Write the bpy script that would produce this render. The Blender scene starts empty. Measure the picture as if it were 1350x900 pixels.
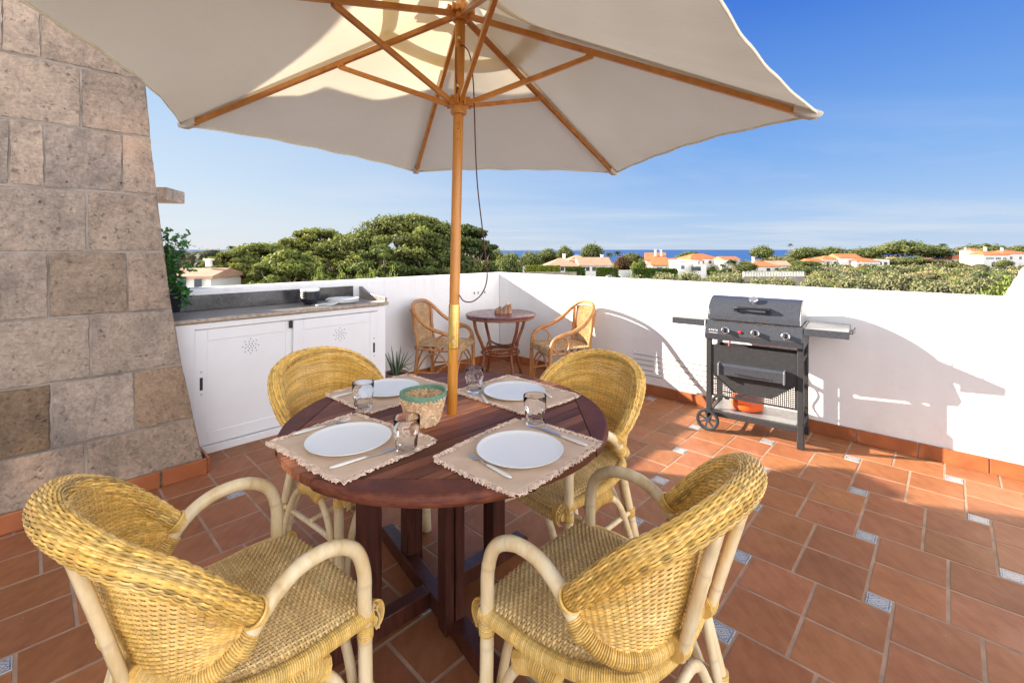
import bpy, math, random
import numpy as np
from mathutils import Vector, Matrix
random.seed(7); rng = np.random.default_rng(7)
scn = bpy.context.scene; COL = scn.collection
PI = math.pi
F = 606.0; H = 1.38          # calibrated focal length (photo px) and camera height (m)
V = np.array([.689, .725]); W = np.array([.725, -.689])   # V: along back wall, W: along right wall
C0 = np.array([-.163, 5.81]) # inner corner of the terrace
P0 = np.array([-2.08, 3.09]) # point on cabinet front

def at(px, py, d): return np.array([(px-675)/F*d, d, H-(py-329)/F*d])

# ------------------------------------------------------------------ mesh builder
class MB:
    def __init__(s): s.v=[]; s.f=[]; s.t=[]; s.m=[]; s.n=0; s.uv=[]
    def add(s, V_, F_, tint=1.0, mat=0, uv=None):
        V_ = np.asarray(V_, float); k = len(V_)
        s.v.append(V_)
        s.f += [tuple(int(i)+s.n for i in f) for f in F_]
        t = np.asarray(tint, float)
        if t.ndim == 0: t = np.full((k,3), float(t))
        elif t.ndim == 1 and len(t) == 3 and k != 3: t = np.tile(t,(k,1))
        elif t.ndim == 1: t = np.repeat(t[:,None],3,1)
        s.t.append(t); s.uv.append(np.zeros((k,2)) if uv is None else np.asarray(uv,float))
        s.m += [mat]*len(F_); s.n += k
        return s
    def box(s, c, d, rz=0, tint=1.0, mat=0, M=None):
        x,y,z = np.array(d)/2.
        P = np.array([[-x,-y,-z],[x,-y,-z],[x,y,-z],[-x,y,-z],[-x,-y,z],[x,-y,z],[x,y,z],[-x,y,z]])
        if M is not None: P = P@np.array(M).T
        if rz: cc,ss = math.cos(rz),math.sin(rz); P = np.stack([P[:,0]*cc-P[:,1]*ss, P[:,0]*ss+P[:,1]*cc, P[:,2]],1)
        return s.add(P+np.array(c), [(0,3,2,1),(4,5,6,7),(0,1,5,4),(1,2,6,5),(2,3,7,6),(3,0,4,7)], tint, mat)
    def tube(s, P, r, n=8, tint=1.0, mat=0, cap=True, flat=1.0, up=None):
        P = np.asarray(P,float); k=len(P)
        T = np.gradient(P,axis=0); T /= np.linalg.norm(T,axis=1)[:,None]+1e-12
        r = np.broadcast_to(np.asarray(r,float),(k,))
        if up is None:
            a = np.array([0,0,1.]) if abs(T[0][2])<.9 else np.array([1.,0,0])
            N = np.zeros((k,3)); u = np.cross(T[0],a); u/=np.linalg.norm(u); N[0]=u
            for i in range(1,k):
                u = u-T[i]*(u@T[i]); u/=np.linalg.norm(u)+1e-12; N[i]=u
        else:
            up = np.broadcast_to(np.asarray(up,float),(k,3))
            N = np.cross(T,up); N/=np.linalg.norm(N,axis=1)[:,None]+1e-12
        B = np.cross(T,N)
        a = np.arange(n)*2*PI/n
        Q = P[:,None]+r[:,None,None]*(np.cos(a)[None,:,None]*N[:,None]+flat*np.sin(a)[None,:,None]*B[:,None])
        i = np.arange(k-1)[:,None]*n; j=np.arange(n)[None]; j2=(j+1)%n
        Fc = np.stack([i+j,i+j2,i+n+j2,i+n+j],-1).reshape(-1,4).tolist()
        if cap: Fc += [tuple(range(n-1,-1,-1)), tuple((k-1)*n+x for x in range(n))]
        tt = tint
        if np.ndim(tint)==1 and len(tint)==k: tt = np.repeat(np.asarray(tint),n)
        return s.add(Q.reshape(-1,3), Fc, tt, mat)
    def lathe(s, prof, n=32, c=(0,0,0), tint=1.0, mat=0, close=False, mod=None):
        prof=np.array(prof,float); a=np.arange(n)*2*PI/n
        R = prof[:,0][:,None]*np.ones(n)[None]
        if mod is not None: R = mod(R, prof[:,1][:,None], a[None])
        Q = np.stack([R*np.cos(a), R*np.sin(a), prof[:,1][:,None]*np.ones(n)],-1).reshape(-1,3)+np.array(c)
        k=len(prof); Fc=[]
        for i in range(k-1):
            for j in range(n):
                j2=(j+1)%n; Fc.append((i*n+j,i*n+j2,(i+1)*n+j2,(i+1)*n+j))
        if prof[0,0]>1e-6 and close: Fc.append(tuple(range(n-1,-1,-1)))
        if prof[-1,0]>1e-6 and close: Fc.append(tuple((k-1)*n+x for x in range(n)))
        return s.add(Q,Fc,tint,mat)
    def grid(s, P, tint=1.0, mat=0, uv=None, thick=None):
        nu,nv = P.shape[:2]
        idx=np.arange(nu*nv).reshape(nu,nv)
        Fc=np.stack([idx[:-1,:-1],idx[1:,:-1],idx[1:,1:],idx[:-1,1:]],-1).reshape(-1,4).tolist()
        t=tint
        if np.ndim(tint)==2 and np.shape(tint)==(nu,nv): t=np.asarray(tint).reshape(-1)
        return s.add(P.reshape(-1,3),Fc,t,mat,uv)
    def prism(s, poly, z0, z1, tint=1.0, mat=0, M=None):
        n=len(poly); a=[(x,y,z0) for x,y in poly]+[(x,y,z1) for x,y in poly]
        a=np.array(a,float)
        if M is not None: a=a@np.array(M).T
        Fc=[tuple(range(n-1,-1,-1)),tuple(range(n,2*n))]+[(i,(i+1)%n,n+(i+1)%n,n+i) for i in range(n)]
        return s.add(a,Fc,tint,mat)
    def build(s, name, mats, parent=None, smooth=False, bevel=0, segs=2, loc=None, rz=0, solid=0, weld=False):
        me=bpy.data.meshes.new(name)
        Vv=np.concatenate(s.v); me.from_pydata(Vv.tolist(),[],s.f)
        if not isinstance(mats,(list,tuple)): mats=[mats]
        for m in mats: me.materials.append(m)
        if len(mats)>1: me.polygons.foreach_set('material_index',s.m)
        T=np.concatenate(s.t); at_=me.attributes.new('tint','FLOAT_COLOR','POINT')
        at_.data.foreach_set('color',np.concatenate([T,np.ones((len(T),1))],1).ravel())
        U=np.concatenate(s.uv)
        if np.any(U):
            au=me.attributes.new('puv','FLOAT_VECTOR','POINT'); au.data.foreach_set('vector',np.concatenate([U,np.zeros((len(U),1))],1).ravel())
        if smooth: me.polygons.foreach_set('use_smooth',[True]*len(me.polygons))
        me.update()
        o=bpy.data.objects.new(name,me); COL.objects.link(o)
        if parent: o.parent=parent
        if loc is not None: o.location=loc
        if rz: o.rotation_euler.z=rz
        if solid:
            md=o.modifiers.new('s','SOLIDIFY'); md.thickness=solid
        if bevel:
            md=o.modifiers.new('b','BEVEL'); md.width=bevel; md.segments=segs; md.limit_method='ANGLE'; md.angle_limit=math.radians(35)
        return o

def build_each(mb,name,mats,parent=None,chunk=1,**k):
    fi=0; fstart=0; off=0; out=[]
    for i in range(0,len(mb.v),chunk):
        q=MB(); nv=sum(len(x) for x in mb.v[i:i+chunk])
        q.v=mb.v[i:i+chunk]; q.t=mb.t[i:i+chunk]; q.uv=mb.uv[i:i+chunk]
        while fi<len(mb.f) and min(mb.f[fi])<off+nv:
            q.f.append(tuple(x-off for x in mb.f[fi])); q.m.append(mb.m[fi]); fi+=1
        off+=nv; out.append(q.build(name,mats,parent,**k))
    return out

def cat(P, n=8):
    P=np.array(P,float); P=np.vstack([2*P[0]-P[1],P,2*P[-1]-P[-2]]); o=[]
    for i in range(1,len(P)-2):
        a,b,c,d=P[i-1],P[i],P[i+1],P[i+2]
        for t in np.linspace(0,1,n,endpoint=False):
            o.append(.5*(2*b+(c-a)*t+(2*a-5*b+4*c-d)*t*t+(3*b-a-3*c+d)*t**3))
    o.append(P[-2]); return np.array(o)
def resample(P,n):
    L=np.concatenate([[0],np.cumsum(np.linalg.norm(np.diff(P,axis=0),axis=1))]); t=np.linspace(0,L[-1],n)
    return np.stack([np.interp(t,L,P[:,i]) for i in range(3)],1)
def length(P): return float(np.linalg.norm(np.diff(P,axis=0),axis=1).sum())
def mirror(P): P=np.array(P,float).copy(); P[:,0]*=-1; return P

def thing(name,label,cat_,loc=(0,0,0),rz=0,group=None,scale=None):
    o=bpy.data.objects.new(name,None); COL.objects.link(o); o.location=[float(x) for x in loc]; o.rotation_euler=(0,0,rz)
    o.empty_display_size=.1
    if scale: o.scale=scale if isinstance(scale,(list,tuple)) else (scale,)*3
    return tag(o,label,cat_,group)
def tag(o,label,cat_,group=None,kind=None):
    if label: o['label']=label
    if cat_: o['category']=cat_
    if group: o['group']=group
    if kind: o['kind']=kind
    return o
def structure(o): o['kind']='structure'; return o
def dup(root,loc,rz,label,group=None,scale=None):
    r=root.copy(); COL.objects.link(r); r.location=[float(x) for x in loc]; r.rotation_euler=(0,0,rz); r['label']=label
    if group: r['group']=group
    if scale: r.scale=scale if isinstance(scale,(list,tuple)) else (scale,)*3
    for ch in list(root.children):
        c=ch.copy(); COL.objects.link(c); c.parent=r
        for g in list(ch.children):
            d=g.copy(); COL.objects.link(d); d.parent=c
    return r

# ------------------------------------------------------------------ materials
class NT:
    def __init__(s,name):
        s.m=bpy.data.materials.new(name); s.m.use_nodes=True; s.t=s.m.node_tree; s.n=s.t.nodes; s.l=s.t.links
        s.b=s.n['Principled BSDF']; s.out=s.n['Material Output']
    def node(s,t,**k):
        x=s.n.new(t)
        for a,b in k.items(): setattr(x,a,b)
        return x
    def link(s,a,b): s.l.new(a,b)
    def coord(s,kind='Object'): return s.node('ShaderNodeTexCoord').outputs[kind]
    def noise(s,scale,detail=4,rough=.55,vec=None,stretch=None,dist=0):
        n=s.node('ShaderNodeTexNoise'); n.inputs['Scale'].default_value=scale; n.inputs['Detail'].default_value=detail; n.inputs['Roughness'].default_value=rough; n.inputs['Distortion'].default_value=dist
        v=vec or s.coord()
        if stretch:
            mp=s.node('ShaderNodeMapping'); mp.inputs['Scale'].default_value=stretch; s.link(v,mp.inputs['Vector']); v=mp.outputs[0]
        s.link(v,n.inputs['Vector']); return n.outputs['Fac']
    def ramp(s,fac,stops):
        r=s.node('ShaderNodeValToRGB'); e=r.color_ramp.elements
        while len(e)<len(stops): e.new(.5)
        for i,(p,c) in enumerate(stops):
            e[i].position=p; e[i].color=tuple(c)+(1,) if hasattr(c,'__len__') else (c,c,c,1)
        s.link(fac,r.inputs[0]); return r.outputs[0]
    def mix(s,fac,a,b,mode='MIX'):
        m=s.node('ShaderNodeMix',data_type='RGBA',blend_type=mode)
        for i,x in ((0,fac),(6,a),(7,b)):
            if hasattr(x,'is_output'): s.link(x,m.inputs[i])
            elif hasattr(x,'__len__'): m.inputs[i].default_value=tuple(x)+(1,)
            else: m.inputs[i].default_value=x if i==0 else (x,x,x,1)
        return m.outputs[2]
    def math(s,op,a,b=0,c=None):
        m=s.node('ShaderNodeMath',operation=op)
        for i,x in enumerate((a,b) if c is None else (a,b,c)):
            if hasattr(x,'is_output'): s.link(x,m.inputs[i])
            else: m.inputs[i].default_value=x
        return m.outputs[0]
    def tint(s,col,name='tint'):
        a=s.node('ShaderNodeAttribute',attribute_name=name); return s.mix(1.0,col,a.outputs['Color'],'MULTIPLY')
    def bump(s,h,strength=.3,dist=.01):
        b=s.node('ShaderNodeBump'); b.inputs['Strength'].default_value=strength; b.inputs['Distance'].default_value=dist
        s.link(h,b.inputs['Height']); s.link(b.outputs[0],s.b.inputs['Normal']); return b
    def set(s,col=None,rough=None,metal=None,spec=None,**k):
        for key,x in (('Base Color',col),('Roughness',rough),('Metallic',metal),('Specular IOR Level',spec)):
            if x is None: continue
            if hasattr(x,'is_output'): s.link(x,s.b.inputs[key])
            elif hasattr(x,'__len__'): s.b.inputs[key].default_value=tuple(x)+(1,)
            else: s.b.inputs[key].default_value=x
        return s
def simple(name,c1,c2=None,scale=20,rough=.6,metal=0,bump=.15,bd=.002,tint=True,stretch=None,spec=.5,r2=None,detail=4):
    t=NT(name); c2=c2 or tuple(x*.8 for x in c1)
    f=t.noise(scale,detail,stretch=stretch)
    col=t.ramp(f,[(.3,c2),(.7,c1)])
    if tint: col=t.tint(col)
    t.set(col,None,metal,spec)
    rr=t.ramp(t.noise(scale*2.3,3),[(.3,max(0,rough-.08)),(.7,min(1,rough+.1))]); t.set(rough=rr)
    if bump: t.bump(t.noise(scale*3,5,stretch=stretch),bump,bd)
    return t.m

M={}
# white render
def render_white(name,base=(.80,.79,.775),stain=.06):
    t=NT(name); c=t.coord()
    big=t.noise(1.1,5,.6); fine=t.noise(60,3)
    col=t.mix(t.ramp(big,[(.35,0),(.75,1)]),base,tuple(x*(1-stain) for x in base))
    streak=t.ramp(t.noise(3,6,.7,stretch=(1,1,.12)),[(.45,0),(.8,1)]); col=t.mix(t.math('MULTIPLY',streak,.16),col,(.50,.47,.43)); sxyz=t.node('ShaderNodeSeparateXYZ'); t.link(t.coord(),sxyz.inputs[0])
    lowz=t.node('ShaderNodeMapRange'); lowz.inputs[1].default_value=.34; lowz.inputs[2].default_value=.06; t.link(sxyz.outputs[2],lowz.inputs[0])
    gm_=t.math('MULTIPLY',lowz.outputs[0],t.ramp(t.noise(4,6,.7),[(.42,0),(.66,1)])); col=t.mix(t.math('MULTIPLY',gm_,.38),col,(.52,.44,.37))
    topz=t.node('ShaderNodeMapRange'); topz.inputs[1].default_value=.72; topz.inputs[2].default_value=1.08; t.link(sxyz.outputs[2],topz.inputs[0])
    dr=t.math('MULTIPLY',topz.outputs[0],t.ramp(t.noise(9,4,.6,stretch=(1,1,.06)),[(.55,0),(.72,1)])); col=t.mix(t.math('MULTIPLY',dr,.22),col,(.45,.42,.38))
    spots=t.ramp(t.noise(5,8,.7),[(.60,0),(.72,1)]); col=t.mix(t.math('MULTIPLY',spots,.25),col,(.55,.52,.48))
    t.set(col,.85,0,.3); t.bump(t.math('ADD',t.math('MULTIPLY',t.noise(7,4),1.5),t.math('MULTIPLY',fine,.3)),.35,.008)
    return t.m
M['white']=render_white('white_render'); M['paint']=simple('white_paint',(.80,.80,.80),(.77,.77,.77),6,.42,bump=.08,bd=.001)
M['dark']=simple('dark_gap',(.02,.02,.022),rough=.6,bump=0)
# terracotta floor
def tile_mat():
    t=NT('terracotta_tile'); 
    a=t.noise(3.2,6,.62); b=t.noise(26,5,.65,stretch=(1,.35,1)); 
    col=t.ramp(a,[(.28,(.245,.088,.036)),(.5,(.325,.122,.050)),(.74,(.405,.160,.070))])
    col=t.mix(.35,col,t.ramp(b,[(.3,(.20,.070,.032)),(.72,(.47,.20,.092))]))
    wear=t.ramp(t.noise(1.0,6,.7),[(.58,0),(.78,1)]); col=t.mix(t.math('MULTIPLY',wear,.22),col,(.50,.36,.28))
    sp=t.ramp(t.noise(75,2,.5),[(.755,0),(.78,1)]); col=t.mix(t.math('MULTIPLY',sp,.6),col,(.62,.55,.48))
    col=t.tint(col)
    t.set(col,t.ramp(t.noise(9,5,.7),[(.3,.40),(.75,.62)]),0,.22)
    t.bump(t.math('ADD',t.noise(14,4),t.math('MULTIPLY',t.noise(90,3),.35)),.22,.004); return t.m
M['tile']=tile_mat()
M['grout']=simple('cement_grout',(.44,.29,.20),(.28,.18,.12),9,.9,bump=.5,bd=.003)
M['skirt']=simple('skirting_tile',(.40,.13,.045),(.28,.085,.032),7,.38,bump=.12)
def decor_mat():
    t=NT('blue_white_decor_tile'); a=t.node('ShaderNodeAttribute',attribute_name='puv'); sx=t.node('ShaderNodeSeparateXYZ'); t.link(a.outputs['Vector'],sx.inputs[0])
    x=t.math('ABSOLUTE',sx.outputs[0]); y=t.math('ABSOLUTE',sx.outputs[1])
    mx=t.math('MAXIMUM',x,y); sm=t.math('ADD',x,y)
    def band(v,lo,hi): return t.math('MULTIPLY',t.math('GREATER_THAN',v,lo),t.math('LESS_THAN',v,hi))
    m=band(mx,.80,.93); 
    for lo,hi in ((.62,.74),(.30,.38)): m=t.math('MAXIMUM',m,t.math('MULTIPLY',band(sm,lo,hi),t.math('LESS_THAN',mx,.8)))
    pr=t.math('MULTIPLY',x,y); m=t.math('MAXIMUM',m,t.math('MULTIPLY',band(pr,.30,.42),t.math('LESS_THAN',mx,.76)))
    sn=t.math('SINE',t.math('MULTIPLY',t.math('SUBTRACT',x,y),19)); m=t.math('MAXIMUM',m,t.math('MULTIPLY',t.math('GREATER_THAN',sn,.55),band(sm,.8,1.15)))
    d2=t.math('ADD',t.math('MULTIPLY',x,x),t.math('MULTIPLY',y,y)); m=t.math('MAXIMUM',m,band(d2,.0,.012))
    m=t.math('MULTIPLY',m,t.ramp(t.noise(60,3),[(.3,.55),(.6,1)]))
    col=t.mix(m,(.46,.45,.42),(.05,.10,.24)); col=t.mix(t.math('MULTIPLY',t.ramp(t.noise(22,4,.7),[(.45,0),(.7,1)]),.4),col,(.50,.40,.33))
    t.set(col,.3,0,.5); return t.m
M['decor']=decor_mat()
def stone_mat():
    t=NT('limestone_ashlar')
    a=t.noise(1.6,8,.66,dist=.5); b=t.noise(24,8,.75); c=t.noise(70,4,.6)
    col=t.ramp(a,[(.28,(.10,.085,.075)),(.42,(.22,.182,.155)),(.56,(.36,.295,.24)),(.74,(.54,.43,.335))])
    col=t.mix(.36,col,t.ramp(b,[(.32,(.07,.06,.052)),(.5,(.30,.25,.21)),(.68,(.58,.48,.39))])); col=t.mix(.18,col,t.ramp(c,[(.35,(.06,.05,.045)),(.65,(.6,.52,.43))]))
    pit=t.ramp(t.noise(34,6,.75),[(.31,1),(.40,0)]); col=t.mix(t.math('MULTIPLY',pit,.4),col,(.07,.06,.055))
    lich=t.ramp(t.noise(2.6,7,.7,stretch=(1,1,.6)),[(.52,0),(.66,1)]); col=t.mix(t.math('MULTIPLY',lich,.34),col,(.50,.335,.23))
    gr=t.ramp(t.noise(3.3,7,.75,stretch=(1.3,1.3,.7)),[(.50,0),(.68,1)]); col=t.mix(t.math('MULTIPLY',gr,.72),col,(.12,.105,.098))
    col=t.mix(1.0,col,(.92,.87,.815),'MULTIPLY'); col=t.tint(col); t.set(col,.9,0,.25)
    h=t.math('ADD',t.math('MULTIPLY',b,1.2),t.math('ADD',t.math('MULTIPLY',c,.4),t.math('MULTIPLY',pit,-.8))); t.bump(h,.8,.007); return t.m
M['stone']=stone_mat()
M['mortar']=simple('lime_mortar',(.34,.29,.24),(.12,.10,.085),5,.95,bump=.6,bd=.008)
def wood_mat(name,cols,stretch,scale=9,rough=.42,bump=.25,tint=True,spec=.5):
    t=NT(name); v=t.coord()
    g=t.noise(scale,7,.68,stretch=stretch,dist=.35); g2=t.noise(scale*4,4,.6,stretch=stretch)
    col=t.ramp(g,[(.3,cols[0]),(.52,cols[1]),(.74,cols[2])]); col=t.mix(.35,col,t.ramp(g2,[(.35,cols[0]),(.65,cols[2])]))
    if tint: col=t.tint(col)
    t.set(col,t.ramp(g2,[(.3,rough-.06),(.7,rough+.12)]),0,spec); t.bump(t.math('ADD',g,t.math('MULTIPLY',g2,.5)),bump,.003); return t.m
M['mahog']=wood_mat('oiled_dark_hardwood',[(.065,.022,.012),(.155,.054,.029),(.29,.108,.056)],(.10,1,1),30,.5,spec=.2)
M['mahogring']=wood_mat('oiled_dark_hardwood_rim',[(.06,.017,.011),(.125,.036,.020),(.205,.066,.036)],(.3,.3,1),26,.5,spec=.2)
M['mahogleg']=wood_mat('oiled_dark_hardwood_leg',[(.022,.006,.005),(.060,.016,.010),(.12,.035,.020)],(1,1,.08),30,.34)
M['polewood']=wood_mat('varnished_orange_wood',[(.36,.125,.014),(.50,.195,.024),(.62,.265,.040)],(1,1,.12),16,.28,.1)
M['ribwood']=wood_mat('varnished_orange_wood_rib',[(.34,.115,.014),(.48,.18,.024),(.60,.25,.040)],(1,1,1),8,.32,.1)
M['cane']=wood_mat('pale_cane_pole',[(.64,.44,.19),(.80,.64,.37),(.90,.80,.60)],(1,1,.25),9,.34,.15)
def wick(name,a,b,c):
    t=NT(name); n=t.noise(9,4,.6); n2=t.noise(120,2,.5)
    col=t.ramp(n,[(.3,a),(.52,b),(.74,c)]); col=t.mix(.3,col,t.ramp(n2,[(.35,a),(.65,c)])); col=t.tint(col)
    t.set(col,.36,0,.5); return t.m
M['wicker']=wick('golden_wicker',(.55,.295,.045),(.74,.455,.10),(.88,.65,.25))
M['wrap']=wick('golden_cane_wrap',(.60,.35,.07),(.76,.50,.14),(.88,.66,.26))
M['seatw']=wick('seat_wicker',(.54,.34,.11),(.70,.48,.19),(.82,.61,.30))
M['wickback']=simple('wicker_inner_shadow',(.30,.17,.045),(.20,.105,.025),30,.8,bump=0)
M['bist']=wood_mat('amber_rattan',[(.30,.115,.030),(.46,.20,.062),(.62,.31,.115)],(1,1,.3),18,.36,.15)
M['bistd']=wood_mat('red_brown_rattan',[(.13,.035,.014),(.22,.066,.024),(.34,.12,.045)],(1,1,.3),18,.34,.15)
M['bistw']=wick('bistro_cane_weave',(.36,.20,.075),(.50,.31,.14),(.66,.46,.25))
M['bisttop']=simple('maroon_table_top',(.16,.045,.045),(.12,.03,.03),5,.26,bump=.05)
def fabric_mat():
    t=NT('cream_canopy_fabric'); n=t.noise(1.6,4); col=t.ramp(n,[(.3,(.71,.68,.60)),(.7,(.77,.745,.67))]); col=t.tint(col)
    w=t.noise(400,2); d=t.node('ShaderNodeBsdfDiffuse'); tr=t.node('ShaderNodeBsdfTranslucent'); t.link(col,d.inputs[0])
    tc=t.mix(1.0,col,(1.0,.95,.82),'MULTIPLY'); t.link(tc,tr.inputs[0])
    bp=t.node('ShaderNodeBump'); bp.inputs['Strength'].default_value=.35; bp.inputs['Distance'].default_value=.02
    h=t.math('ADD',t.noise(3.5,5,.6,dist=1.2),t.math('MULTIPLY',w,.05)); t.link(h,bp.inputs['Height']); t.link(bp.outputs[0],d.inputs['Normal'])
    mx=t.node('ShaderNodeMixShader'); mx.inputs[0].default_value=.30; t.link(d.outputs[0],mx.inputs[1]); t.link(tr.outputs[0],mx.inputs[2]); t.link(mx.outputs[0],t.out.inputs['Surface']); return t.m
M['fabric']=fabric_mat()
M['hem']=simple('canopy_hem_tape',(.72,.66,.50),(.66,.60,.44),30,.8,bump=.2)
M['brass']=simple('polished_brass',(.78,.55,.18),(.62,.40,.12),14,.24,1,bump=.05)
M['steel']=simple('brushed_steel',(.66,.65,.63),(.55,.54,.52),40,.38,1,bump=.04)
M['handle']=simple('ivory_cutlery_handle',(.74,.71,.66),(.70,.67,.61),30,.35,bump=.03)
_c=NT('white_stoneware'); _c.set((.82,.82,.79),.28,0,.45); M['china']=_c.m
M['mat']=None
def cloth():
    t=NT('beige_cotton_weave'); w=t.node('ShaderNodeTexWave',wave_type='BANDS'); w.inputs['Scale'].default_value=170; w2=t.node('ShaderNodeTexWave',wave_type='BANDS',bands_direction='Y'); w2.inputs['Scale'].default_value=170
    c=t.coord(); t.link(c,w.inputs[0]); t.link(c,w2.inputs[0])
    col=t.ramp(t.noise(14,5),[(.3,(.64,.465,.33)),(.7,(.74,.56,.41))]); f=t.math('MULTIPLY',w.outputs['Fac'],w2.outputs['Fac']); col=t.mix(t.math('MULTIPLY',f,.3),col,(.76,.58,.44)); t.set(t.tint(col),.92,0,.2)
    t.bump(t.math('ADD',f,t.math('MULTIPLY',t.noise(10,3),4)),.4,.002); return t.m
M['mat']=cloth()
M['fringe']=simple('beige_fringe_thread',(.82,.64,.50),(.66,.49,.37),40,.9,bump=.1)
M['straw']=wick('seagrass_straw',(.46,.25,.11),(.68,.44,.24),(.84,.66,.45))
M['green']=simple('sage_green_cord',(.17,.30,.20),(.12,.22,.15),60,.8,bump=.3)
def glass():
    t=NT('clear_glass'); t.set((1,1,1),.0,0,.5); t.b.inputs['Transmission Weight'].default_value=1; t.b.inputs['IOR'].default_value=1.27; return t.m
M['glass']=glass()
M['granite_d']=None
def granite(name,cs,rough):
    t=NT(name); v=t.node('ShaderNodeTexVoronoi'); v.inputs['Scale'].default_value=130; t.link(t.coord(),v.inputs['Vector'])
    sp=t.node('ShaderNodeSeparateColor'); t.link(v.outputs['Color'],sp.inputs[0])
    col=t.ramp(sp.outputs[0],[(0,cs[0]),(.45,cs[1]),(1,cs[2])]); col=t.mix(.5,col,t.ramp(t.noise(7,6,.65),[(.3,cs[0]),(.7,cs[2])])); t.set(col,rough,0,.5); return t.m
M['granite_d']=granite('dark_granite',[(.012,.012,.013),(.035,.034,.036),(.10,.095,.095)],.16)
M['granite_l']=granite('grey_granite',[(.13,.11,.095),(.27,.24,.215),(.43,.385,.34)],.30)
M['granite_e']=simple('rough_granite_edge',(.56,.45,.33),(.32,.25,.185),45,.85,bump=.9,bd=.01)
M['bbq']=simple('black_powder_coat',(.045,.046,.050),(.032,.033,.036),60,.42,.25,bump=.12,bd=.0008)
M['lid']=simple('dark_grey_enamel',(.075,.082,.10),(.062,.068,.082),50,.30,.35,bump=.06,bd=.0006)
M['shelf']=simple('grey_steel_shelf',(.34,.35,.355),(.28,.29,.30),30,.38,.5,bump=.05)
M['plastic']=simple('black_plastic',(.018,.018,.02),(.013,.013,.014),40,.35,bump=.05)
M['rubber']=simple('black_rubber',(.022,.021,.02),(.015,.015,.015),40,.8,bump=.2)
M['orange']=simple('orange_gas_bottle_paint',(.85,.13,.02),(.70,.09,.015),8,.38,bump=.1)
M['red']=simple('red_plastic',(.60,.03,.02),(.5,.02,.02),8,.4,bump=0)
M['chrome']=simple('chrome',(.75,.75,.76),(.68,.68,.7),20,.12,1,bump=0)
M['logo']=simple('pale_badge_paint',(.6,.6,.62),(.5,.5,.5),20,.4,bump=0)
M['cord']=simple('dark_red_cord',(.10,.022,.018),(.06,.012,.012),60,.7,bump=.2)
M['rock']=simple('weathered_driftwood',(.46,.27,.16),(.22,.115,.07),16,.85,bump=.9,bd=.01)
M['pot']=simple('terracotta_pot',(.34,.19,.13),(.25,.14,.10),12,.75,bump=.3)
M['blackpot']=simple('black_pot',(.02,.02,.022),(.015,.015,.016),12,.4,bump=.1)
M['soil']=simple('potting_soil',(.05,.035,.025),(.03,.02,.015),40,.95,bump=.9,bd=.01)
def leaf(name,c1,c2,tr=.3,rough=.5,spec=.35):
    t=NT(name); col=t.ramp(t.noise(.9,4),[(.3,c2),(.7,c1)]); col=t.tint(col); t.set(col,rough,0,spec)
    tl=t.node('ShaderNodeBsdfTranslucent'); t.link(t.mix(1.0,col,(1.3,1.35,.6),'MULTIPLY'),tl.inputs[0]); mx=t.node('ShaderNodeMixShader'); mx.inputs[0].default_value=tr
    t.link(t.b.outputs[0],mx.inputs[1]); t.link(tl.outputs[0],mx.inputs[2]); t.link(mx.outputs[0],t.out.inputs['Surface']); return t.m
M['ivy']=leaf('ivy_leaf',(.08,.24,.05),(.045,.15,.035),.25,.32,.5)
M['aloe']=leaf('aloe_flesh',(.12,.165,.10),(.08,.115,.07),.05,.45)
M['pine']=leaf('pine_needles',(.175,.195,.062),(.088,.112,.040),.2,.7,.15)
M['scrub']=leaf('scrub_leaves',(.25,.24,.135),(.125,.14,.068),.2,.75,.1)
M['hedge']=leaf('hedge_leaves',(.19,.22,.05),(.09,.125,.033),.2,.7,.15)
M['palm']=leaf('palm_frond',(.10,.12,.04),(.06,.08,.03),.2,.6,.2)
M['bougain']=leaf('red_shrub_leaves',(.16,.06,.04),(.08,.07,.03),.2,.7,.1)
M['bark']=simple('pine_bark',(.27,.20,.155),(.13,.095,.075),6,.95,bump=.6,bd=.03)
M['roof_r']=simple('orange_clay_roof',(.66,.19,.07),(.52,.14,.05),.8,.8,bump=.3,bd=.05)
M['roof_b']=simple('pale_clay_roof',(.56,.33,.21),(.42,.24,.16),.8,.85,bump=.3,bd=.05)
M['hwall']=simple('white_house_paint',(.80,.78,.74),(.75,.73,.69),.3,.8,bump=0)
M['hwallc']=simple('cream_house_paint',(.66,.56,.42),(.60,.50,.38),.3,.8,bump=0)
M['pane']=simple('dark_window_pane',(.05,.06,.08),(.03,.04,.05),.6,.15,bump=0)
M['fence']=simple('white_railing_paint',(.70,.70,.69),(.62,.62,.6),.5,.7,bump=0)
M['stonewall']=simple('field_stone',(.40,.35,.27),(.25,.215,.165),.8,.9,bump=.6,bd=.1)

# ------------------------------------------------------------------ camera, light, sky
cam=bpy.data.cameras.new('camera'); co=bpy.data.objects.new('camera',cam); COL.objects.link(co); scn.camera=co
cam.sensor_width=36; cam.lens=36*F/1350; cam.shift_y=-(450-329)/1350; co.location=(0,0,H); co.rotation_euler=(PI/2,0,0); cam.clip_start=.03; cam.clip_end=60000
L2=np.array([.975,-.222]); ELEV=math.atan(.365)
Ldir=Vector((L2[0]*math.cos(ELEV),L2[1]*math.cos(ELEV),-math.sin(ELEV)))
sl=bpy.data.lights.new('sun','SUN'); sl.energy=18.0; sl.angle=math.radians(.55); sl.color=(1,.88,.74)
so=bpy.data.objects.new('sun',sl); COL.objects.link(so); so.rotation_euler=Ldir.to_track_quat('-Z','Y').to_euler(); so.location=(-10,3,8)
SKY=.15
w=bpy.data.worlds.new('World'); scn.world=w; w.use_nodes=True; nt=w.node_tree; N=nt.nodes; LK=nt.links
bg=N['Background']; sky=N.new('ShaderNodeTexSky'); sky.sky_type='NISHITA'; sky.sun_disc=False; sky.sun_elevation=ELEV
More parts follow.
